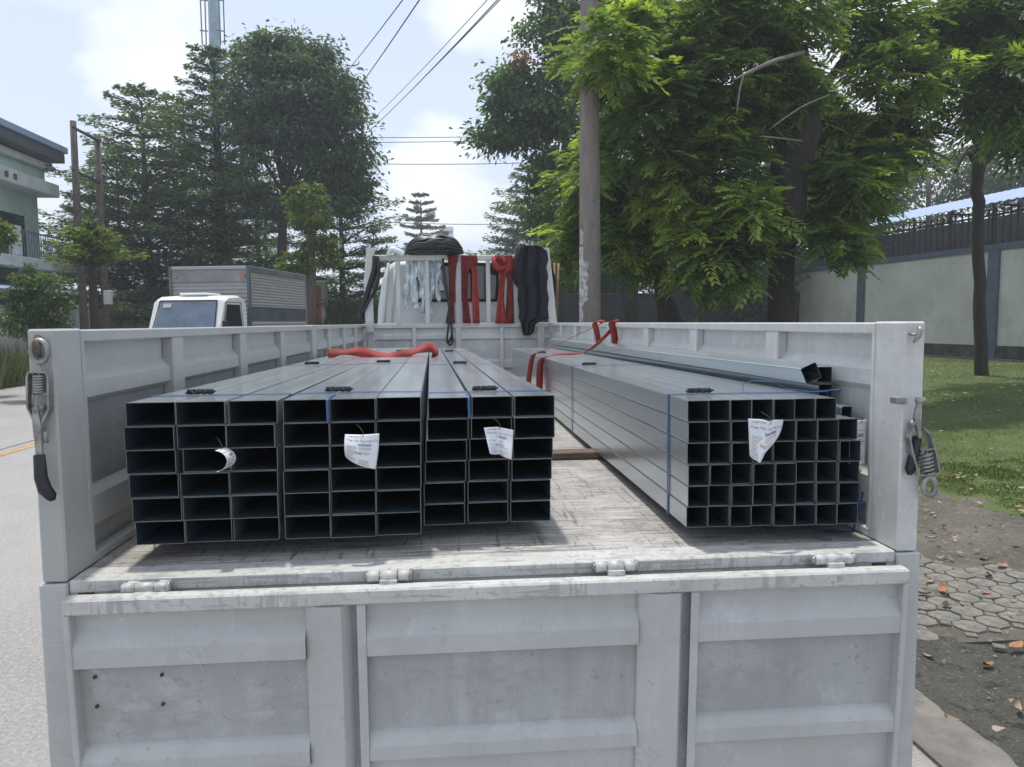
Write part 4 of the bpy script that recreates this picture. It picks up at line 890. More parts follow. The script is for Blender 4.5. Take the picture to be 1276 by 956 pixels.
def tiered_tree(label,x,y,h_,rad,base,tiers,m,seed,trunk_r=.2,lean=0,leaf=(.22,.10),dens=1.0,group=None,asym=0):
    global nr; nr=np.random.default_rng(seed); rr=random.Random(seed)
    t=thing('tiered_tree',label,'tree',(x,y,0),group=group)
    limb('trunk',[(x,y,-.1),(x+lean*.3,y,h_*.4),(x+lean,y,h_*.97)],[trunk_r,trunk_r*.75,trunk_r*.15],M['bark'],t)
    Vs=[];Ts=[]; bq=MB()
    for i in range(tiers):
        f=i/(tiers-1); z=base+(h_-base)*f**.95; R_=rad*(1-.80*f**1.5)*(.8+.35*rr.random()); nb=int(rr.randint(6,9)); cx=x+lean*z/h_; a0=rr.uniform(0,6)
        for b in range(nb):
            a=a0+2*PI*b/nb+rr.uniform(-.3,.3); L_=R_*rr.uniform(.65,1.15)*(1+asym*math.cos(a)); dz=L_*rr.uniform(.02,.22)
            e=np.array([math.cos(a),math.sin(a),0]); sd_=np.array([-e[1],e[0],0])
            bq.tube([(cx,y,z-.2),(cx+e[0]*L_*.5,y+e[1]*L_*.5,z+dz*.4),(cx+e[0]*L_*.95,y+e[1]*L_*.95,z+dz)],[.05,.03,.008],4,cap=False)
            k=int(dens*150*(L_/2.5)*rr.uniform(.7,1.2)); s=nr.uniform(.12,1.0,k)**.75
            wdt=(.10+.36*np.sin(np.clip(s,0,1)*PI*.85))*L_*.5
            # short side sprays give the layered, serrated edge
            ns_=7; br=nr.integers(0,ns_,k)/ns_; lat=nr.uniform(-1,1,k)
            C=np.array([cx,y,z])+np.outer(s*L_,e)+np.outer(lat*wdt,sd_)
            C[:,2]+=dz*s**1.6+nr.normal(0,.05+.015*L_,k)-.10*np.abs(lat)*wdt
            D=np.outer(np.ones(k),e)*.8+np.outer(lat*.8,sd_)+nr.normal(0,.35,(k,3)); D[:,2]=nr.normal(.12,.22,k)
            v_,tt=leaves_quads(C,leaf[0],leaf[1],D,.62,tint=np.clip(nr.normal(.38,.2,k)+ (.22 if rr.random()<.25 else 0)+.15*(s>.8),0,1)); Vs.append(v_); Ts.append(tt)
    link('crown',crown_mesh('crown_mesh',Vs,Ts,m),t,-t.location,kind='stuff'); bq.build('branches',M['bark'],t,kind='stuff'); return t
def blob_points(c,r,n_,hollow=.55,seedless=None):
    d=nr.normal(size=(n_,3)); d/=np.linalg.norm(d,axis=1,keepdims=True); q=(hollow+(1-hollow)*nr.uniform(0,1,n_)**.6)[:,None]
    return np.array(c)+d*q*np.array(r)
def broadleaf(label,cat_name,x,y,blobs,m,seed,trunk,tr,leaf=(.2,.09),clumps=60,per=120,cr=.55,bark='bark',group=None,limbs=True,hollow=.5,droop=.3):
    """blobs: px,py,Y,rx_px,rz_px,weight - ellipsoids standing at depth Y; clumps of leaves fill them unevenly"""
    global nr; nr=np.random.default_rng(seed); rr=random.Random(seed)
    t=thing(cat_name,label,'tree',(x,y,0),group=group)
    tk=limb('trunk',trunk,tr,M[bark],t)
    Vs=[];Ts=[]
    for (px,py,Y,rx,rz_,wt) in blobs:
        c=at(px,py,Y); s=Y/FPX; cen=blob_points(c,(rx*s,max(rx,rz_)*s*.8,rz_*s),int(clumps*wt),hollow)
        for p in cen:
            k=int(per*rr.uniform(.5,1.4)); cr_=cr*rr.uniform(.6,1.35); g_=nr.normal(size=(k,3))*np.array([cr_,cr_,cr_*.55])*.55
            D=g_/ (np.linalg.norm(g_,axis=1,keepdims=True)+1e-6)+nr.normal(0,.5,(k,3)); D[:,2]-=droop
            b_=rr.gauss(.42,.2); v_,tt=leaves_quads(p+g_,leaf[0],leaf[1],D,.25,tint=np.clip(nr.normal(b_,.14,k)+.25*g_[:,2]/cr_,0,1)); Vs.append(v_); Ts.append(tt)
        if limbs:
            top=Vector(trunk[-1])
            for j in range(3):
                e=c+Vector((rr.uniform(-.6,.6)*rx*s,rr.uniform(-.5,.5)*rx*s,rr.uniform(-.3,.6)*rz_*s)); mid=top.lerp(e,.5)+Vector((0,0,-.1*(e-top).length)); limb('limb',[top+Vector((0,0,-.2)),mid,e],[tr[-1]*.8,tr[-1]*.45,.02],M[bark],t,6)
    link('crown',crown_mesh('crown_mesh',Vs,Ts,m),t,-t.location,kind='stuff'); return t
def W(px,py,Y): return tuple(at(px,py,Y))
# --- left group
def gx(px,Y): return at(px,405,Y).x
tiered_tree('dark layered tree behind the twin poles, leftmost of the tall group',gx(190,35),35,12.2,5.2,2.2,17,M['l_tier'],21,.22,dens=1.25)
tiered_tree('second dark layered tree, between the leftmost one and the mast',gx(240,40),40,13.3,4.4,2.4,16,M['l_tier'],22,.2,dens=1.2)
tiered_tree('tallest dark layered tree with a thick trunk, right in front of the mast',gx(280,33),33,13.3,3.7,2.2,17,M['l_tier'],23,.33,dens=1.4,asym=-.25)
tiered_tree('dark layered tree at the right end of the tall group, reaching over the grass',gx(428,38),38,10.6,3.5,2.6,13,M['l_tier'],24,.2,dens=1.15,asym=.25)
tiered_tree('dark layered tree at the back of the tall group, left of the mast',gx(155,39),39,10.6,4.6,2.4,13,M['l_tier'],29,.18,dens=1.3)
tiered_tree('dark layered tree at the back of the tall group, right of the mast',gx(325,44),44,13.6,4.6,2.4,15,M['l_tier'],30,.2,dens=1.3)
tiered_tree('low layered tree filling the gap behind the box truck',gx(335,42),42,8.5,4.2,2.4,9,M['l_tier'],25,.18,dens=1.0)
tiered_tree('low layered tree just behind the white cab at the end of the row',gx(468,47),47,7.6,3.3,2.6,8,M['l_tier'],26,.16,dens=1.0)
tiered_tree('low dark layered tree behind the white wall near the twin poles',gx(120,38),38,8.8,4.0,2.4,9,M['l_tier'],27,.18,dens=1.0)
broadleaf('tall rounded dark tree with a dense domed crown, right of the mast','broadleaf_tree',gx(384,31),31,
 [(375,135,31,62,66,1.7),(320,120,31,45,55,1.0),(420,170,31,40,66,1.3),(350,225,31,62,55,.9),(425,235,31,34,38,.6),(330,66,31,22,20,.35),(375,68,31,38,18,.4)],M['l_round'],31,
 [W(352,404,31),W(352,300,31),W(356,240,31)],[.24,.18,.12],leaf=(.24,.10),clumps=62,per=120,cr=.62)
broadleaf('small yellow-green tree with sparse leaves in front of the dark trees','broadleaf_tree',gx(386,26),26,
 [(386,262,26,24,30,1.0),(398,300,26,16,16,.4),(370,330,26,20,14,.5),(410,322,26,12,12,.3)],M['l_yel'],32,
 [W(386,404,26),W(388,340,26),W(387,290,26)],[.20,.17,.09],leaf=(.17,.08),clumps=42,per=52,cr=.28,bark='bark2')
t_=tiered_tree('pale layered tree standing alone in the distance over the cab',gx(527,85),85,16.2,4.6,3,15,M['l_far'],28,.3,dens=1.6,leaf=(.35,.16))
nr=np.random.default_rng(123); Vs=[];Ts=[]
for (xc0,xc1,yc,hh,n_) in ((-62,-3,78,5.5,220),(-40,-6,56,4.6,120),(2,60,80,6.0,230)):
    for i in range(n_):
        p=np.array([nr.uniform(xc0,xc1),yc+nr.uniform(-5,5),hh*nr.uniform(.05,1)*(.75+.35*math.sin(i*.7))]); k=46; g_=nr.normal(size=(k,3))*np.array([.9,.9,.55]); v_,tt=leaves_quads(p+g_,.5,.24,None,.3,tint=np.clip(nr.normal(nr.uniform(.2,.6),.15,k),0,1)); Vs.append(v_); Ts.append(tt)
link('distant_wood',crown_mesh('wood_mesh',Vs,Ts,M['l_tier']),None,kind='stuff',label='low dark line of distant trees behind the road',category='trees')
# pollarded tree in front of the twin poles
tiered_tree('pollarded tree with a flat yellow-green top in front of the twin poles',gx(118,22),22,4.75,1.30,3.75,5,M['l_yel'],33,.19,dens=1.5,leaf=(.15,.07))
broadleaf('yellow-green shrub tip cut by the left edge of the photo, before the balcony','broadleaf_tree',gx(-6,22),22,[(-6,292,22,18,14,1.0)],M['l_yel'],34,[W(-8,412,22),W(-8,300,22)],[.1,.05],leaf=(.15,.07),clumps=36,per=60,cr=.25,bark='bark2')
for k,(px,top,lb) in enumerate(((35,330,'leafy shrub with upright stems before the white wall, left one of a pair'),(66,338,'leafy shrub with upright stems before the white wall, right one of a pair'))):
    broadleaf(lb,'shrub',gx(px,20),20,[(px,top+22,20,15,24,.9),(px-2,top+52,20,22,20,1.0),(px-12,top+72,20,30,14,.8)],M['l_mid'],40+k,[W(px,425,20),W(px,top+20,20)],[.03,.015],leaf=(.13,.055),clumps=26,per=42,cr=.22,bark='bark2')
# --- right group
tiered_tree('grey-green layered tree behind the right rack post',gx(668,52),52,13.2,5.2,3,14,M['l_far'],51,.3,dens=1.3,leaf=(.27,.12))
tiered_tree('lower grey-green layered tree behind the tarpaulin on the right',gx(640,62),62,9.5,4.6,2.6,9,M['l_far'],52,.25,dens=1.2,leaf=(.28,.12))
tiered_tree('layered tree in the background directly behind the concrete pole',gx(735,48),48,13.0,5.0,3,13,M['l_tier'],53,.25,dens=1.2)
broadleaf('tall loose-crowned tree left of the concrete pole with reddish young tips','broadleaf_tree',gx(728,26),26,
 [(655,150,26,50,38,1.0),(640,105,26,26,30,.4),(690,60,26,42,50,1.1),(700,170,26,36,60,1.0),(622,170,26,26,18,.35),(720,0,26,50,40,.9),(685,240,27,40,50,.7),(705,320,27,34,46,.6)],M['l_soft'],54,
 [W(785,404,26),W(776,300,26),W(735,200,26),W(700,120,26)],[.26,.2,.16,.08],leaf=(.22,.10),clumps=44,per=100,cr=.55)
nr=np.random.default_rng(99)
broadleaf('young tree with reddish new leaves at the left edge of the right-hand trees','broadleaf_tree',gx(668,25),25,[(648,80,25,9,16,.5),(672,330,25,1,1,.1)],M['l_red'],55,[W(700,404,25),W(690,250,25),W(652,100,25)],[.05,.04,.02],leaf=(.15,.07),clumps=16,per=30,cr=.3,limbs=False)
# pinnate fronds
def frond_arrays(base,d,L_,np_pairs,ll,lw,droop,tint=None):
    """vectorised pinnate fronds: (k) bases and directions -> leaflet quads"""
    k=len(base); d=d/np.linalg.norm(d,axis=1,keepdims=True); up=np.array([0,0,1.])+nr.normal(0,.25,(k,3)); s=np.cross(d,up); s/=np.linalg.norm(s,axis=1,keepdims=True)+1e-9; n_=np.cross(s,d)
    V_=[]; T=[]; Lk=L_*nr.uniform(.7,1.25,k); ti=nr.uniform(0,1,k) if tint is None else tint
    for p in range(np_pairs):
        f=(p+1)/np_pairs; c=base+d*(Lk*f)[:,None]; c[:,2]-=droop*Lk*f*f
        for sg in (-1,1):
            a=.95-.35*f; dl=d*math.cos(a)+s*sg*math.sin(a)+nr.normal(0,.10,(k,3)); dl[:,2]-=.10+.22*f; dl/=np.linalg.norm(dl,axis=1,keepdims=True)
            wd=np.cross(dl,n_); wd/=np.linalg.norm(wd,axis=1,keepdims=True)+1e-9
            l=(ll*nr.uniform(.8,1.15,k)*(1-.25*abs(f-.5)))[:,None]; w_=lw*nr.uniform(.8,1.2,k)[:,None]
            V_.append(np.stack([c,c+dl*l*.45+wd*w_/2,c+dl*l+np.array([0,0,-.12])*l,c+dl*l*.45-wd*w_/2],1)); T.append(ti)
    V_=np.stack(V_,1).reshape(-1,3); T=np.repeat(np.stack(T,1).reshape(-1),4); return V_,T
def frond_mesh(m,seed,L_=.44,pairs=6,ll=.19,lw=.068):
    global nr; nr=np.random.default_rng(seed); V_,T=frond_arrays(np.zeros((1,3)),np.array([[1.,0,-.1]]),L_,pairs,ll,lw,.35); T=T*0+[.08,.22,.36,.55,.75,.92][seed%6]
    st=MB(); st.tube([(0,0,0),(L_*.5,0,-.09*L_),(L_,0,-.4*L_)],[.005,.004,.002],3)
    n0=len(V_); V2=np.concatenate([V_,np.array([tuple(v) for v in st.v])]); me=bpy.data.meshes.new('frond_mesh'); me.from_pydata([tuple(v) for v in V2],[],[tuple(range(4*i,4*i+4)) for i in range(n0//4)]+[tuple(i+n0 for i in f) for f in st.f])
    a=me.attributes.new('tint','FLOAT','POINT'); a.data.foreach_set('value',np.concatenate([T,np.full(len(st.v),.3)]).astype(np.float32)); me.materials.append(m); me.update(); return me
def pinnate_tree(label,x,y,blobs,m,seed,trunk,tr,clumps=90,fr=8,L_=.44,ll=.19,lw=.068,parts=0,extra_limbs=(),droop=.35,bark='bark',name='pinnate_tree'):
    global nr; rr=random.Random(seed); t=thing(name,label,'tree',(x,y,0)); tk=limb('trunk',trunk,tr,M[bark],t,12)
    FM=[frond_mesh(m,s) for s in range(6)]; nr=np.random.default_rng(seed); Vs=[];Ts=[]; near=[]; tw=MB()
    for (px,py,Y,rx,rz_,wt) in blobs:
        c=at(px,py,Y); s=Y/FPX; cen=blob_points(c,(rx*s,max(.6,rx*s*.75),rz_*s),int(clumps*wt),.35)
        for p in cen:
            k=max(3,int(fr*rr.uniform(.6,1.4))); a=nr.uniform(0,2*PI,k); out=p-np.array(c); out/=np.linalg.norm(out)+1e-6
            D=np.stack([np.cos(a),np.sin(a),nr.uniform(-.35,.55,k)],1)+out*.5; Bs=p+nr.normal(0,.10,(k,3))
            # a twig towards the blob's centre
            cv=Vector(p); tw.tube([cv.lerp(c,.45),cv.lerp(c,.2)+Vector((0,0,-.05)),cv],[.014,.009,.004],3,cap=False)
            ct=rr.uniform(.70,1.0) if rr.random()<.30 else rr.uniform(.05,.42)
            for b_,d_ in zip(Bs,D): near.append((b_,d_,min(1,max(0,ct+rr.gauss(0,.10)))))
    near.sort(key=lambda q_: q_[0][1])
    par=near[::max(1,len(near)//max(1,parts*2))][:parts] if parts else []
    ids=set(id(q_) for q_ in par); rest=[q_ for q_ in near if id(q_) not in ids]
    for b_,d_,ct_ in par:
        o=link('leaf',FM[min(5,int(ct_*5.99))],t,Vector(b_)-t.location,(rr.uniform(-.3,.3),-math.atan2(d_[2],math.hypot(d_[0],d_[1])),math.atan2(d_[1],d_[0])))
    V_,T=frond_arrays(np.array([q_[0] for q_ in rest]),np.array([q_[1] for q_ in rest]),L_,6,ll,lw,droop,np.array([q_[2] for q_ in rest]))
    link('crown',fast_mesh('crown_mesh',V_,np.arange(len(V_)).reshape(-1,4),m,np.clip(T*.9,0,1)),t,-t.location,kind='stuff')
    tw.build('twigs',M[bark],t,kind='stuff')
    for pts_,rads,mm in extra_limbs: limb('limb',pts_,rads,M[mm],t,7)
    return t
YA=13.5
pinnate_tree('big dark-trunked tree with long feathery leaves in the middle right',gx(976,YA),YA,
 [(872,215,YA,72,75,1.3),(930,90,YA,90,80,1.5),(900,310,YA-.6,52,46,1.0),(830,130,YA,60,70,.9),(1045,262,YA+.6,46,34,.6),(1060,150,YA,60,30,.25),(1058,222,YA-.3,40,24,.35),(1088,206,YA,48,24,.45),(1112,172,YA+1,50,30,.5),(1050,175,YA+1.5,50,34,.4),(1130,95,YA,60,34,.55),(1040,305,YA-.8,28,16,.25),(935,258,YA-1.2,24,22,.22),(940,10,YA,100,50,1.2),(960,190,YA+2.4,100,100,1.3)],
 M['l_pin'],61,[W(976,420,YA),W(975,330,YA),W(985,240,YA),W(992,160,YA),W(985,60,YA)],[.27,.23,.33,.40,.26],clumps=66,fr=8,parts=250,
 extra_limbs=(([W(985,215,YA),W(1015,130,YA+.3),W(1060,60,YA+.5)],[.16,.11,.05],'bark'),([W(985,200,YA),W(940,120,YA+.5),W(890,50,YA+.8)],[.14,.09,.04],'bark'),
  ([W(1000,66,YA-.6),W(965,76,YA-1.8),W(934,90,YA-2.0),W(914,100,YA-2.1)],[.045,.035,.028,.010],'twig'),([W(926,95,YA-2.05),W(921,118,YA-2.1),W(918,142,YA-2.1)],[.018,.014,.006],'twig'),
  ([W(1000,176,YA-1),W(968,172,YA-1.8),W(946,170,YA-1.9)],[.016,.012,.005],'twig'),([W(1034,118,YA-1),W(998,134,YA-1.8),W(958,162,YA-1.9)],[.016,.013,.005],'twig')))
YB=17.
pinnate_tree('bushy feathery-leaved tree between the concrete pole and the big dark trunk',gx(826,YB),YB,
 [(790,190,YB,60,70,1.1),(770,60,YB-1,60,55,1.0),(800,300,YB,42,42,.7),(740,235,YB+1.5,46,60,.8),(720,300,YB+1,32,32,.35),(850,40,YB,60,50,.8),(830,250,YB+.5,60,60,.9),(752,62,12.2,34,22,.22),(790,60,14,44,40,.5),(736,205,14.5,16,16,.08)],
 M['l_pin'],62,[W(838,412,YB),W(830,370,YB),W(812,290,YB),W(800,180,YB)],[.34,.20,.17,.10],clumps=70,fr=9,parts=40,L_=.48,ll=.20,lw=.075)
YC=18.3
pinnate_tree('slender dark tree forking high up beside the factory wall, with drooping leaves',gx(1222,YC),YC,
 [(1250,90,YC-2,50,70,1.0),(1190,20,YC-3,70,36,.9),(1293,110,YC-4,20,85,.9),(1260,20,YC-4,80,46,1.2),(1090,20,YC-4,60,34,.7),(1165,90,YC-1,36,30,.25),(1265,95,YC-5,40,50,.7)],
 M['l_pin_d'],64,[W(1223,472,YC),W(1221,380,YC),W(1219,270,YC),W(1219,215,YC),W(1238,178,YC),W(1262,130,YC)],[.17,.145,.14,.15,.24,.12],clumps=46,fr=8,parts=2,L_=.6,ll=.26,lw=.07,
 extra_limbs=(([W(1222,212,YC),W(1205,190,YC),W(1190,215,YC-.2)],[.10,.07,.03],'bark'),([W(1222,215,YC),W(1215,160,YC),W(1200,90,YC)],[.12,.10,.05],'bark')),droop=.6)
# deeper greenery behind the wall and trunks in the shade
for k,(px,py,Y,rx,rz_,lb,mm) in enumerate(((1060,245,44,64,66,'pale green tree beyond the factory roof, nearest the big trunk','l_mid'),(1155,240,50,75,60,'mid green trees beyond the factory roof, between the trunks','l_mid'),(1268,215,46,60,60,'dark green tree beyond the factory roof at the right edge','l_round'),(1010,180,48,50,80,'tall background tree behind the big dark trunk','l_round'),(860,300,38,110,70,'shaded background tree low behind the bushy tree','l_round'),(740,330,40,60,50,'shaded background tree low beside the concrete pole','l_round'),(930,330,36,60,60,'shaded background tree behind the start of the factory wall','l_round'))):
    broadleaf(lb,'broadleaf_tree',gx(px,Y),Y,[(px,py,Y,rx,rz_,1.0)],M[mm],70+k,[W(px,402,Y),W(px+4,py+20,Y)],[.25,.15],leaf=(.3,.14),clumps=110,per=90,cr=.95,bark='bark2')
for px,Y,r0,lb in ((786,24,.22,'shaded straight trunk just right of the concrete pole'),(1054,36,.22,'pale straight trunk beyond the factory roof'),(1157,40,.16,'thin pale stump of a trunk beyond the factory roof')):
    x=gx(px,Y); t=thing('bare_trunk',lb,'tree',(x,Y,0)); top=205 if px==1054 else (222 if px==1157 else 250)
    limb('trunk',[(x,Y,0),W(px+1,330,Y),W(px-1,top,Y)],[r0*1.2,r0,r0*.8],M['bark2' if px>1000 else 'bark'],t)
# ============================================================ CONCRETE POLE
pc=at(735,404,13); pole=thing('concrete_pole','tall round concrete utility pole with peeling posters right behind the truck','utility pole',(pc.x,13,0))
q=MB(); q.smooth=True; top=at(734,-40,13); q.tube([(pc.x,13,-.2),(pc.x+.002,13,3),(top.x,13,top.z),(top.x-.02,13,top.z+1.5)],[.198,.19,.145,.135],28); q.build('shaft',M['conc_pole'],pole)
for z in np.arange(2.3,7.3,.42):
    for a in (-.1,):
        rr_=.192-.0115*(z-3); q=MB(); cx=pc.x+(top.x-pc.x)*(z/top.z); q.tube([(cx+.03,13-rr_+.004,z),(cx+.03,13-rr_-.003,z)],.012,8); q.build('step_hole_plug',M['rust'],pole)
def pole_patch(a0,a1,z0,z1,seed,label):
    rr=random.Random(seed); q=MB(); q.smooth=True; V_=[];F_=[]; nz,na=16,8
    for j in range(nz+1):
        z=z0+(z1-z0)*j/nz; e0=a0+rr.uniform(0,.22)*(a1-a0); e1=a1-rr.uniform(0,.4)*(a1-a0)
        for i in range(na+1):
            a=e0+(e1-e0)*i/na; r_p=.199-.0105*z*.3+.003
            V_.append((pc.x+r_p*math.sin(a),13-r_p*math.cos(a),z))
    for j in range(nz):
        for i in range(na): a=j*(na+1)+i; F_.append((a,a+1,a+na+2,a+na+1))
    q.add(V_,F_); q.build('poster_remnant',M['poster'],pole,label=label)
pole_patch(-1.5,-.72,1.9,3.2,1,'long strip of peeling white paper'); pole_patch(-1.0,-.28,2.25,2.95,2,'ragged whitish paper patch'); pole_patch(-1.35,-.75,3.25,3.5,3,'small white sticker'); 
for z in (5.95,7.05): q=MB(); q.tube([(pc.x-.17,13,z),(pc.x,12.84,z),(pc.x+.17,13,z),(pc.x,13.16,z)],.006,6,closed=True); q.build('band',M['wire'],pole)
# ============================================================ TWIN POLES, MAST, WIRES
x1=gx(104,26); tp=thing('twin_pole_frame','pair of leaning wooden poles joined by two cross bars beside the green building','utility pole',(x1,26,0))
q=MB(); q.tube([W(106,420,26),W(97,280,26),W(91,151,26)],[.14,.12,.10],10); q.build('pole',M['bark2'],tp)
q=MB(); q.tube([W(134,420,26.5),W(126,280,26.5),W(121,170,26.5)],[.14,.12,.10],10); q.build('pole',M['bark2'],tp)
for y0,y1 in ((158,177),(211,228)): q=MB(); q.tube([W(90,y0,25.9),W(125,y1,26.4)],.05,6); q.build('cross_bar',M['iron'],tp)
q=MB(); q.bbox(*sorted((gx(132,26.3),gx(141,26.3))),26.2,26.4,at(0,380,26).z,at(0,362,26).z,.02); q.build('meter_box',M['hut'],tp)
Ym=60; xm=gx(271,Ym); mast=thing('lattice_mast','blue-grey round steel mast with caged ladders behind the dark trees','mast',(xm,Ym,0))
q=MB(); q.smooth=True; q.tube([W(272,404,Ym),W(268,60,Ym),W(264,-60,Ym)],[.46,.42,.40],20); q.build('shaft',M['mast'],mast)
for (xa,xb) in ((248,252),(254,257),(271,275),(277,280)):
    q=MB(); q.tube([W(xa,-40,Ym-.8),W(xb,56,Ym-.8)],.05,5); q.build('ladder_rail',M['wire'],mast)
for yy in (0,38): 
    for (xa,xb) in ((249,259),(270,279)): q=MB(); q.tube([W(xa,yy,Ym-.8),W(xb,yy+1,Ym-.8)],.05,5); q.build('ladder_hoop',M['wire'],mast)
def wire(p,q_,sag,label,r=.018,n_=14):
    a=Vector(p); b=Vector(q_); pts_=[a.lerp(b,i/n_)-Vector((0,0,sag*4*(i/n_)*(1-i/n_))) for i in range(n_+1)]
    m_=MB(); m_.tube(pts_,r,5); m_.build('overhead_wire',M['wire'],None,**tagd(label,'cable','overhead wires'))
wire(W(530,-38,14),W(425,98,36),.05,'overhead wire running down left, leftmost of the slanting ones',.014)
wire(W(548,-38,14),W(436,124,36),.05,'overhead wire running down left, second of the slanting ones',.016)
wire(W(642,-38,14),W(452,160,40),.1,'thin slanting overhead wire, third from the left',.010)
wire(W(655,-38,14),W(459,164,40),.1,'slanting overhead wire next to the rightmost one',.014)
wire(W(652,-30,14.3),W(462,162,40.5),.05,'rightmost slanting overhead wire, wound round its neighbour',.012)
wire(W(200,164,60),W(740,166,60),.4,'upper of the two close level wires crossing the sky',.03)
wire(W(200,172,60),W(740,170,60),.4,'lower of the two close level wires crossing the sky',.03)
wire(W(180,190,50),W(800,196,50),.6,'single level wire crossing the sky below the close pair',.025)
wire(W(480,277,70),W(720,277,70),.2,'lowest level wire low over the cab',.035)
wire(W(1040,52,15),W(1300,58,15),.1,'thin wire crossing behind the upper right branches',.008)
# ============================================================ FACTORY WALL, RIGHT
# line through the wall seen from the photo: base at (1276,452) and cap rising to the right
xa,ya,xb,yb=None,None,None,None
def wallpt(px):  # wall stands on X = a + b*Y
    ra=ray(px,400); return ra
WA=Vector((20.2,24.5,0)); gW=.45
capz=4.45
pB=at(990,333,1); 
# far end: where the ray through (990,333) reaches cap height
r0=ray(990,336); k=(capz-CAMH)/r0.z; WB=CO+r0*k; r1=ray(1276,300); k=(capz-CAMH)/r1.z; WA=CO+r1*k
WA.z=0; WB.z=0; D=(WB-WA).normalized(); Nn=Vector((-D.y,D.x,0)); Nn=Nn if Nn.x<0 else -Nn   # towards the road
LW=(WB-WA).length; A0=WA-D*9
def wp(s,n_,z): return A0+D*s+Nn*n_+Vector((0,0,z))
def wbox(mb,s0,s1,n0,n1,z0,z1):
    P=[wp(s0,n0,z0),wp(s1,n0,z0),wp(s1,n1,z0),wp(s0,n1,z0),wp(s0,n0,z1),wp(s1,n0,z1),wp(s1,n1,z1),wp(s0,n1,z1)]
    return mb.add(P,[(0,3,2,1),(4,5,6,7),(0,1,5,4),(1,2,6,5),(2,3,7,6),(3,0,4,7)])
LT_=LW+9
fw=thing('factory_wall','pale green rendered wall with blue-grey piers and iron bars under a sheet roof','wall',tuple(A0))
q=MB(); wbox(q,0,LT_,-.2,0,.95,capz-.22); q.build('render_panel',M['wall_g'],fw)
q=MB(); wbox(q,0,LT_,-.21,.03,0,.949); q.build('mouldy_base',M['mould'],fw)
q=MB(); wbox(q,0,LT_,-.3,.25,0,.50); q.build('footing',M['kerb'],fw)
q=MB(); wbox(q,0,LT_,-.24,.05,capz-.219,capz); q.build('cap_beam',M['wall_b'],fw)
def s_of(px):
    r=ray(px,400); # solve A0+D*s on the ray in plan
    det=r.x*(-D.y)+D.x*r.y
    return (r.y*A0.x-r.x*A0.y)/( -r.y*D.x+r.x*D.y)
for px in (1073,1237):
    s0=s_of(px); q=MB(); wbox(q,s0-.22,s0+.22,-.22,.10,.501,capz-.2195); q.build('pier',M['wall_b'],fw)
s=0.05; q=None; nb=0
barm=None
while s<LT_:
    q=MB(); wbox(q,s-.022,s+.022,-.11,-.07,capz,capz+1.25); q.build('iron_bar',M['iron'],fw); s+=.30
q=MB(); wbox(q,0,LT_,-.12,-.06,capz+1.0,capz+1.06); q.build('bar_rail',M['iron'],fw)
q=MB(); wbox(q,0,LT_,-.125,-.055,capz+.15,capz+.2); q.build('bar_rail',M['iron'],fw)
# sheet roof, ribbed, overhanging the bars
q=MB(); V_=[];F_=[]; ns_=int(LT_/.11); 
for i in range(ns_+1):
    s=LT_*i/ns_; rb=.035*(1 if i%3==0 else 0)
    V_+=[tuple(wp(s,.75,capz+1.30+rb)),tuple(wp(s,-3.4,capz+2.42+rb)),tuple(wp(s,.75,capz+1.28+rb)),tuple(wp(s,-3.4,capz+2.40+rb))]
for i in range(ns_): a=i*4; F_+=[(a,a+4,a+5,a+1),(a+2,a+3,a+7,a+6),(a,a+2,a+6,a+4),(a+1,a+5,a+7,a+3)]
q.add(V_,F_); q.build('roof_sheet',M['roof_b'],fw)
q=MB()
for i in range(int(LT_/2.2)): s=i*2.2+.5; wbox(q,s,s+.06,-.2,.6,capz+1.18,capz+1.24); wbox(q,s-.04,s+.04,-3.35,-3.27,0,capz+2.1)
q.build('roof_frame',M['iron'],fw,kind='stuff')
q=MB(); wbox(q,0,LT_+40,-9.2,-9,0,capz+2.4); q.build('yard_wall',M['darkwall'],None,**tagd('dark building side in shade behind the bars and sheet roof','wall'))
# dark low wall behind the trees, centre
q=MB(); a=at(585,405,36); b=at(1010,405,36); q.bbox(a.x,b.x,36,36.25,0,at(700,366,36).z,.02); dw=q.build('boundary_wall',M['darkwall'],None,**tagd('dark boundary wall in the shade behind the tree trunks','wall'))
# ============================================================ LEFT: GREEN BUILDING AND WHITE WALL
bx=-17.; bd=thing('green_building','pale green two-storey building with a balcony and dark eaves at the left edge','building',(bx-4,24,0))
def bb(name,m,x0,x1,y0,y1,z0,z1,par=bd,b=.02): q=MB(); q.bbox(x0,x1,y0,y1,z0,z1,b); return q.build(name,m,par)
def zx(py,px=0): # height on the facade plane X=bx under a pixel
    r=ray(px,py); k=bx/r.x; return CAMH+r.z*k
yE=33.0
bb('wall',M['bld'],bx-9,bx,12,yE,0,zx(188))
bb('cornice',M['bld_l'],bx-.3,bx+.75,11.8,yE+.3,zx(231),zx(214)); bb('frieze',M['bld'],bx-.3,bx+.30,11.9,yE+.1,zx(213.5),zx(196)); bb('upper_ledge',M['bld_l'],bx-.3,bx+.55,11.8,yE+.3,zx(195.5),zx(187))
rf=bb('roof',M['bld_d'],bx-9.5,bx+.9,11.5,yE+.6,zx(183),zx(170)); bb('roof_edge',M['roof_b'],bx-9.6,bx+1.0,11.4,yE+.7,zx(169.5),zx(161),rf)
for k in range(10): bb('vent_block',M['bld_d'],bx+.751,bx+.77,25+k*.55,25.22+k*.55,zx(226),zx(219))
bb('balcony_slab',M['bld_l'],bx,bx+1.3,12,yE,zx(335),zx(322))
bb('balcony_door',M['cabglass'],bx-.02,bx+.03,30.0,31.9,zx(321),zx(262)); bb('window',M['cabglass'],bx-.02,bx+.03,25.5,27.2,zx(315),zx(285))
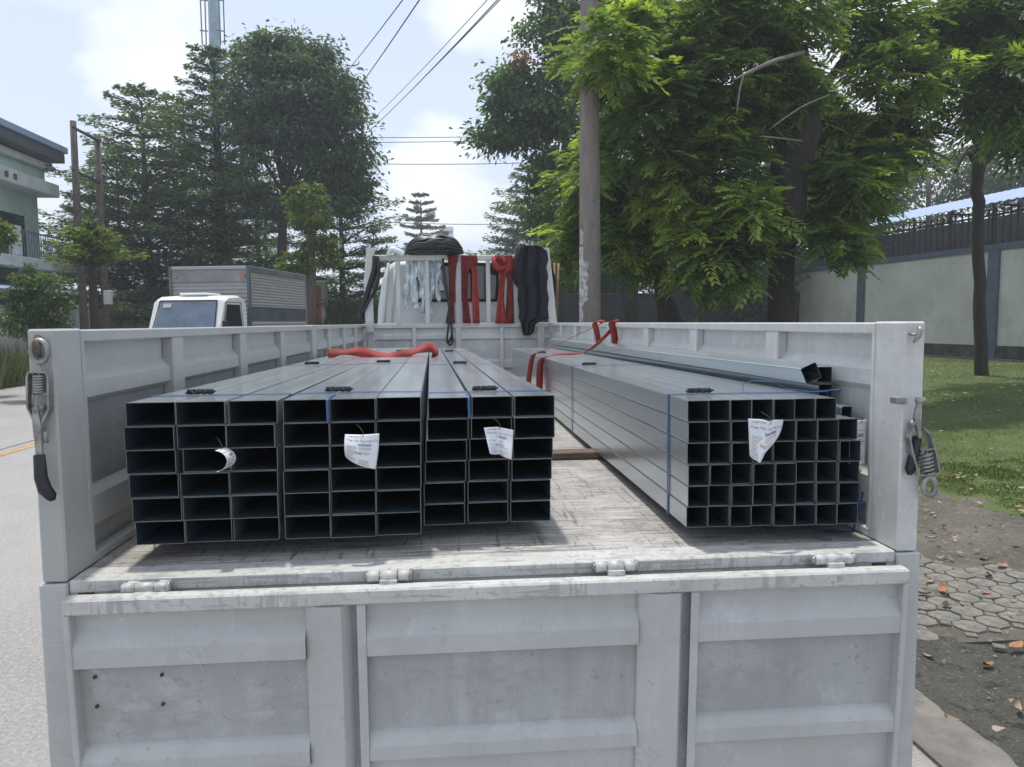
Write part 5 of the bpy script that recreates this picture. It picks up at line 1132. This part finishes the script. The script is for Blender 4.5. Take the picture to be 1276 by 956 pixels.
for y in (28.9,): bb('balcony_pier',M['bld_l'],bx+1.0,bx+1.28,y,y+.4,zx(321.5),zx(286))
bal=bb('balcony_rail',M['bluerail'],bx+1.1,bx+1.16,12,yE,zx(291),zx(289),b=.005)
for k in range(70):
    y=21+k*.17
    if y<yE: q=MB(); q.box(bx+1.12,bx+1.14,y,y+.03,zx(321.6),zx(291.2)); q.build('baluster',M['bluerail'],bal)
bb('lower_band',M['bld_d'],bx-.1,bx+.6,12,yE,zx(350),zx(336)); 
q=MB(); q.add([(bx,14,zx(352)),(bx,yE,zx(352)),(bx+2.6,yE,zx(366)),(bx+2.6,14,zx(366)),(bx,14,zx(353)),(bx,yE,zx(353)),(bx+2.6,yE,zx(368)),(bx+2.6,14,zx(368))],[(0,1,2,3),(7,6,5,4),(0,3,7,4),(1,5,6,2),(3,2,6,7),(0,4,5,1)]); q.build('awning',M['roof_b'],bd)
bb('drain_pipe',M['bld_d'],bx,bx+.08,28.2,28.28,zx(321),zx(231),b=.01)
# white boundary wall facing the road, with piers
ww=thing('white_wall','grubby white boundary wall behind shrubs and poles on the left','wall',(-14.4,27,0))
a=Vector((-14.4,14,0)); 
q=MB(); q.bbox(-14.5,-14.3,12,34,0,zx(371)*.86,.02); q.build('wall_panel',M['lowwall'],ww)
q=MB(); q.bbox(-14.5,gx(262,34.2),34.1,34.3,0,at(150,362,34).z,.02); q.build('wall_panel',M['lowwall'],ww)
for y in (18,22,26,30): q=MB(); q.bbox(-14.55,-14.2,y,y+.35,0,zx(371)*.90,.02); q.build('pier',M['lowwall'],ww)
for px in (172,188,206): x=gx(px,34); q=MB(); q.bbox(x,x+.35,33.98,34.4,0,at(150,358,34).z,.02); q.build('pier',M['lowwall'],ww)
# kiosk, far building
kx=gx(397,36); ks=thing('kiosk','small white hut with a red door beyond the rough grass','kiosk',(kx,36,0))
q=MB(); q.bbox(kx-.32,kx+.32,36,37,0,at(397,353,36).z,.02); q.build('wall',M['hut'],ks); q=MB(); q.bbox(kx-.42,kx+.42,35.8,37.2,at(397,352.9,36).z,at(397,350,36).z,.02); q.build('roof',M['roof_b'],ks); q=MB(); q.bbox(kx-.17,kx+.15,35.97,35.999,.2,at(397,356,36).z,.005); q.build('door',M['hutred'],ks)
q=MB(); a=at(549,282,320); b=at(565,282,320); fb=thing('far_building','pale tower block far away over the tarpaulin','building',((a.x+b.x)/2,320,0)); q.bbox(a.x,b.x,320,335,0,a.z,.3); q.build('wall',M['far'],fb)
for j in range(7):
    q=MB(); q.box(a.x+.5,b.x-.5,319.8,319.99,a.z-3-j*3,a.z-2-j*3); q.build('window_band',M['boxdark'],fb)
# ============================================================ BOX TRUCK
bt=thing('box_truck','white-cabbed box truck with a ribbed silver body parked across the road','truck',(-4.78,17.06,0),(0,0,R(-10)))
def lb(name,m,x0,x1,y0,y1,z0,z1,par=bt,b=.01,**k):
    q=MB(); q.bbox(x0,x1,y0,y1,z0,z1,b); return link(name,q.mesh(name,m),par,(0,0,0),**k)
# local frame: +Y away from us, front of the box at y=0
BW,BZ0,BZ1,BLn=2.02,.95,3.20,3.45
BX0,BX1=-1.46,.42
body=lb('box_body',M['box'],BX0+.03,BX1-.03,.03,BLn-.03,BZ0,BZ1-.03)
def ribs(x0,x1,y0,y1,z0,z1,pitch,par,face):
    n_=int((z1-z0)/pitch); q=MB(); prof=[]
    for i in range(n_+1):
        z=z0+(z1-z0)*i/n_; prof.append((0 if i%2 else .028,z))
    prof=[(-.01,z0)]+prof+[(-.01,z1)]
    if face=='f': q.extr(prof,x0,x1,lambda d,z,t:(t,y0-d,z))
    else: q.extr(prof,y0,y1,lambda d,z,t:(x0+d,t,z))
    return q
me=ribs(BX0+.07,BX1-.07,.028,0,BZ0+.02,BZ1-.36,.045,None,'f').mesh('ribbing',M['box']); link('ribbing',me,bt)
me=ribs(BX1-.028,0,.07,BLn-.07,BZ1-1.06+.0,BZ1-.13,.040,None,'s')
m1=ribs(BX1-.028,0,.07,BLn-.07,1.98+.32,BZ1-.15,.034,None,'s').mesh('ribbing',M['box']); link('ribbing',m1,bt)
m1=ribs(BX1-.028,0,.07,BLn-.07,BZ0+.02,1.98-.02,.034,None,'s').mesh('ribbing',M['box']); link('ribbing',m1,bt)
lb('side_band',M['boxdark'],BX1-.028,BX1-.010,.07,BLn-.07,1.985,2.295)
lb('front_top_panel',M['boxgrey'],BX0+.07,BX1-.07,-.002,.03,BZ1-.35,BZ1-.08)
for x in (BX0,BX1-.07): lb('corner_post',M['boxdark'],x,x+.07,-.015,.055,BZ0-.05,BZ1)
lb('corner_post',M['box'],BX1-.07,BX1,BLn-.055,BLn+.01,BZ0-.05,BZ1); lb('top_edge',M['boxgrey'],BX1-.07,BX1+.004,.056,BLn-.056,BZ1-.12,BZ1+.005); lb('top_edge',M['box'],BX0+.071,BX1-.071,-.012,.05,BZ1-.075,BZ1+.003)
for x in (BX0+.10,BX1-.22): lb('marker_lamp',M['amber'],x,x+.11,-.03,-.003,BZ1-.26,BZ1-.19,b=.004)
# cab, lofted from side profile
cw0,cw1=-1.10,.42
def cabsec(x,ins):
    return [(x,-.22,.75),(x,-.22,2.25),(x,-.30,2.47-ins),(x,-.55,2.53-ins),(x,-1.02,2.50-ins),(x,-1.22,2.42-ins),(x,-1.56,1.62),(x,-1.60,1.55),(x,-1.64,.75)]
q=MB(); S_=[]
for x,ins,sc in ((cw0,.05,1),(cw0+.05,.01,1),(cw0+.22,0,1),(cw1-.22,0,1),(cw1-.05,.01,1),(cw1,.05,1)):
    S_.append(cabsec(x,ins))
V_=[p for s in S_ for p in s]; n_=9; F_=[tuple(range(n_)),tuple(5*n_+k for k in range(n_-1,-1,-1))]+[(i*n_+k,i*n_+(k+1)%n_,(i+1)*n_+(k+1)%n_,(i+1)*n_+k) for i in range(5) for k in range(n_)]
q.add(V_,F_); cabo=link('cab',q.mesh('cab',M['truckwhite']),bt)
def quadslab(name,P,th,m,par=bt,nrm=None):
    P=[Vector(p) for p in P]; n_=(P[1]-P[0]).cross(P[2]-P[0]).normalized(); n_=Vector(nrm).normalized() if nrm else n_
    q=MB(); q.add([p-n_*th for p in P]+[p+n_*th for p in P],[(3,2,1,0),(4,5,6,7)]+[(i,(i+1)%4,4+(i+1)%4,4+i) for i in range(4)]); return link(name,q.mesh(name,m),par)
nW=(0,-.92,.40)
ws=quadslab('windscreen',[(cw0+.10,-1.555,1.66),(cw1-.10,-1.555,1.66),(cw1-.16,-1.245,2.385),(cw0+.16,-1.245,2.385)],.012,M['wind'],bt,nW)
quadslab('sticker',[(cw1-.55,-1.574,1.70),(cw1-.27,-1.574,1.70),(cw1-.27,-1.548,1.765),(cw1-.55,-1.548,1.765)],.004,M['pink'],ws,nW)
quadslab('sticker',[(cw0+.24,-1.325,2.26),(cw0+.42,-1.325,2.26),(cw0+.42,-1.290,2.345),(cw0+.24,-1.290,2.345)],.004,M['hut'],ws,nW)
q=MB(); q.tube([(-.2,-1.60,1.64),(-.75,-1.585,1.69),(-1.0,-1.58,1.67)],.012,5); link('wiper',q.mesh('wiper',M['rubber']),bt)
q=MB(); q.tube([(-.9,-1.60,1.64),(-1.3,-1.585,1.69)],.012,5); link('wiper',q.mesh('wiper',M['rubber']),bt)
q=MB(); cc_=[(cw0+.08,-1.566,1.64),(cw1-.08,-1.566,1.64),(cw1-.145,-1.238,2.40),(cw0+.145,-1.238,2.40)]; q.tube([Vector(c)+Vector((0,-.012,0)) for c in cc_],.016,6,closed=True); link('windscreen_seal',q.mesh('seal',M['rubber']),bt)
lb('roof_rib',M['truckwhite'],cw0+.45,cw1-.45,-1.05,-.45,2.515,2.57,b=.02)
q=MB(); q.tube([(cw1+.006,-1.42,.8),(cw1+.006,-1.42,1.60),(cw1+.006,-1.15,2.37),(cw1+.006,-.50,2.37),(cw1+.006,-.36,1.60),(cw1+.006,-.36,.8)],.007,5); link('door_seam',q.mesh('seam',M['rubber']),bt)
q=MB(); q.tube([(cw1-.04,-1.46,1.74),(cw1+.17,-1.62,1.80)],.010,5); q.bbox(cw1+.13,cw1+.26,-1.64,-1.60,1.60,1.98,.015); link('wing_mirror',q.mesh('wing_mirror',M['rubber']),bt)
lb('door_handle',M['rubber'],cw1,cw1+.03,-.55,-.42,1.42,1.46,b=.006)
lb('seat_back',M['rubber'],cw1-.52,cw1-.16,-.62,-.55,1.3,2.1,b=.02)
dw_=quadslab('side_window',[(cw1+.001,-1.36,1.62),(cw1+.001,-.42,1.62),(cw1+.001,-.55,2.32),(cw1+.001,-1.12,2.32)],.008,M['cabglass'],bt,(1,0,0))
q=MB(); q.bbox(cw1+.03,cw1+.12,-1.30,-1.22,1.60,1.86,.02); q.tube([(cw1,-1.25,1.7),(cw1+.08,-1.27,1.72)],.012,6); link('wing_mirror',q.mesh('wing_mirror',M['rubber']),bt)
lb('bumper',M['truckwhite'],cw0,cw1,-1.72,-1.60,.45,.74); lb('grille',M['boxdark'],cw0+.3,cw1-.3,-1.665,-1.645,1.05,1.25)
for x in (cw0+.05,cw1-.30): lb('headlight',M['hut'],x,x+.25,-1.675,-1.645,.86,1.02)
lb('chassis',M['iron'],-1.2,-.1,-1.2,BLn-.1,.55,.9)
for x in (cw0+.06,cw1-.30):
    for y in (-1.0,2.6):
        q=MB(); q.tube([(x,y,.42),(x+.26,y,.42)],.42,22); wh=link('wheel',q.mesh('wheel',M['rubber']),bt); q=MB(); q.tube([(x-.01,y,.42),(x+.27,y,.42)],.24,16); link('rim',q.mesh('rim',M['hut']),wh)

# ============================================================ HAZE
hm=bpy.data.materials.new('thin_haze'); hm.use_nodes=True; t=hm.node_tree; t.nodes.remove(t.nodes['Principled BSDF'])
pv=N(t,'ShaderNodeVolumePrincipled'); pv.inputs['Color'].default_value=(.86,.92,1,1); pv.inputs['Density'].default_value=.0020; pv.inputs['Anisotropy'].default_value=.25
t.links.new(pv.outputs[0],t.nodes['Material Output'].inputs['Volume'])
q=MB(); q.box(-200,200,-70,350,-1.5,26); q.build('haze',hm,None,kind='stuff',label='thin pale haze over the whole street',category='haze')
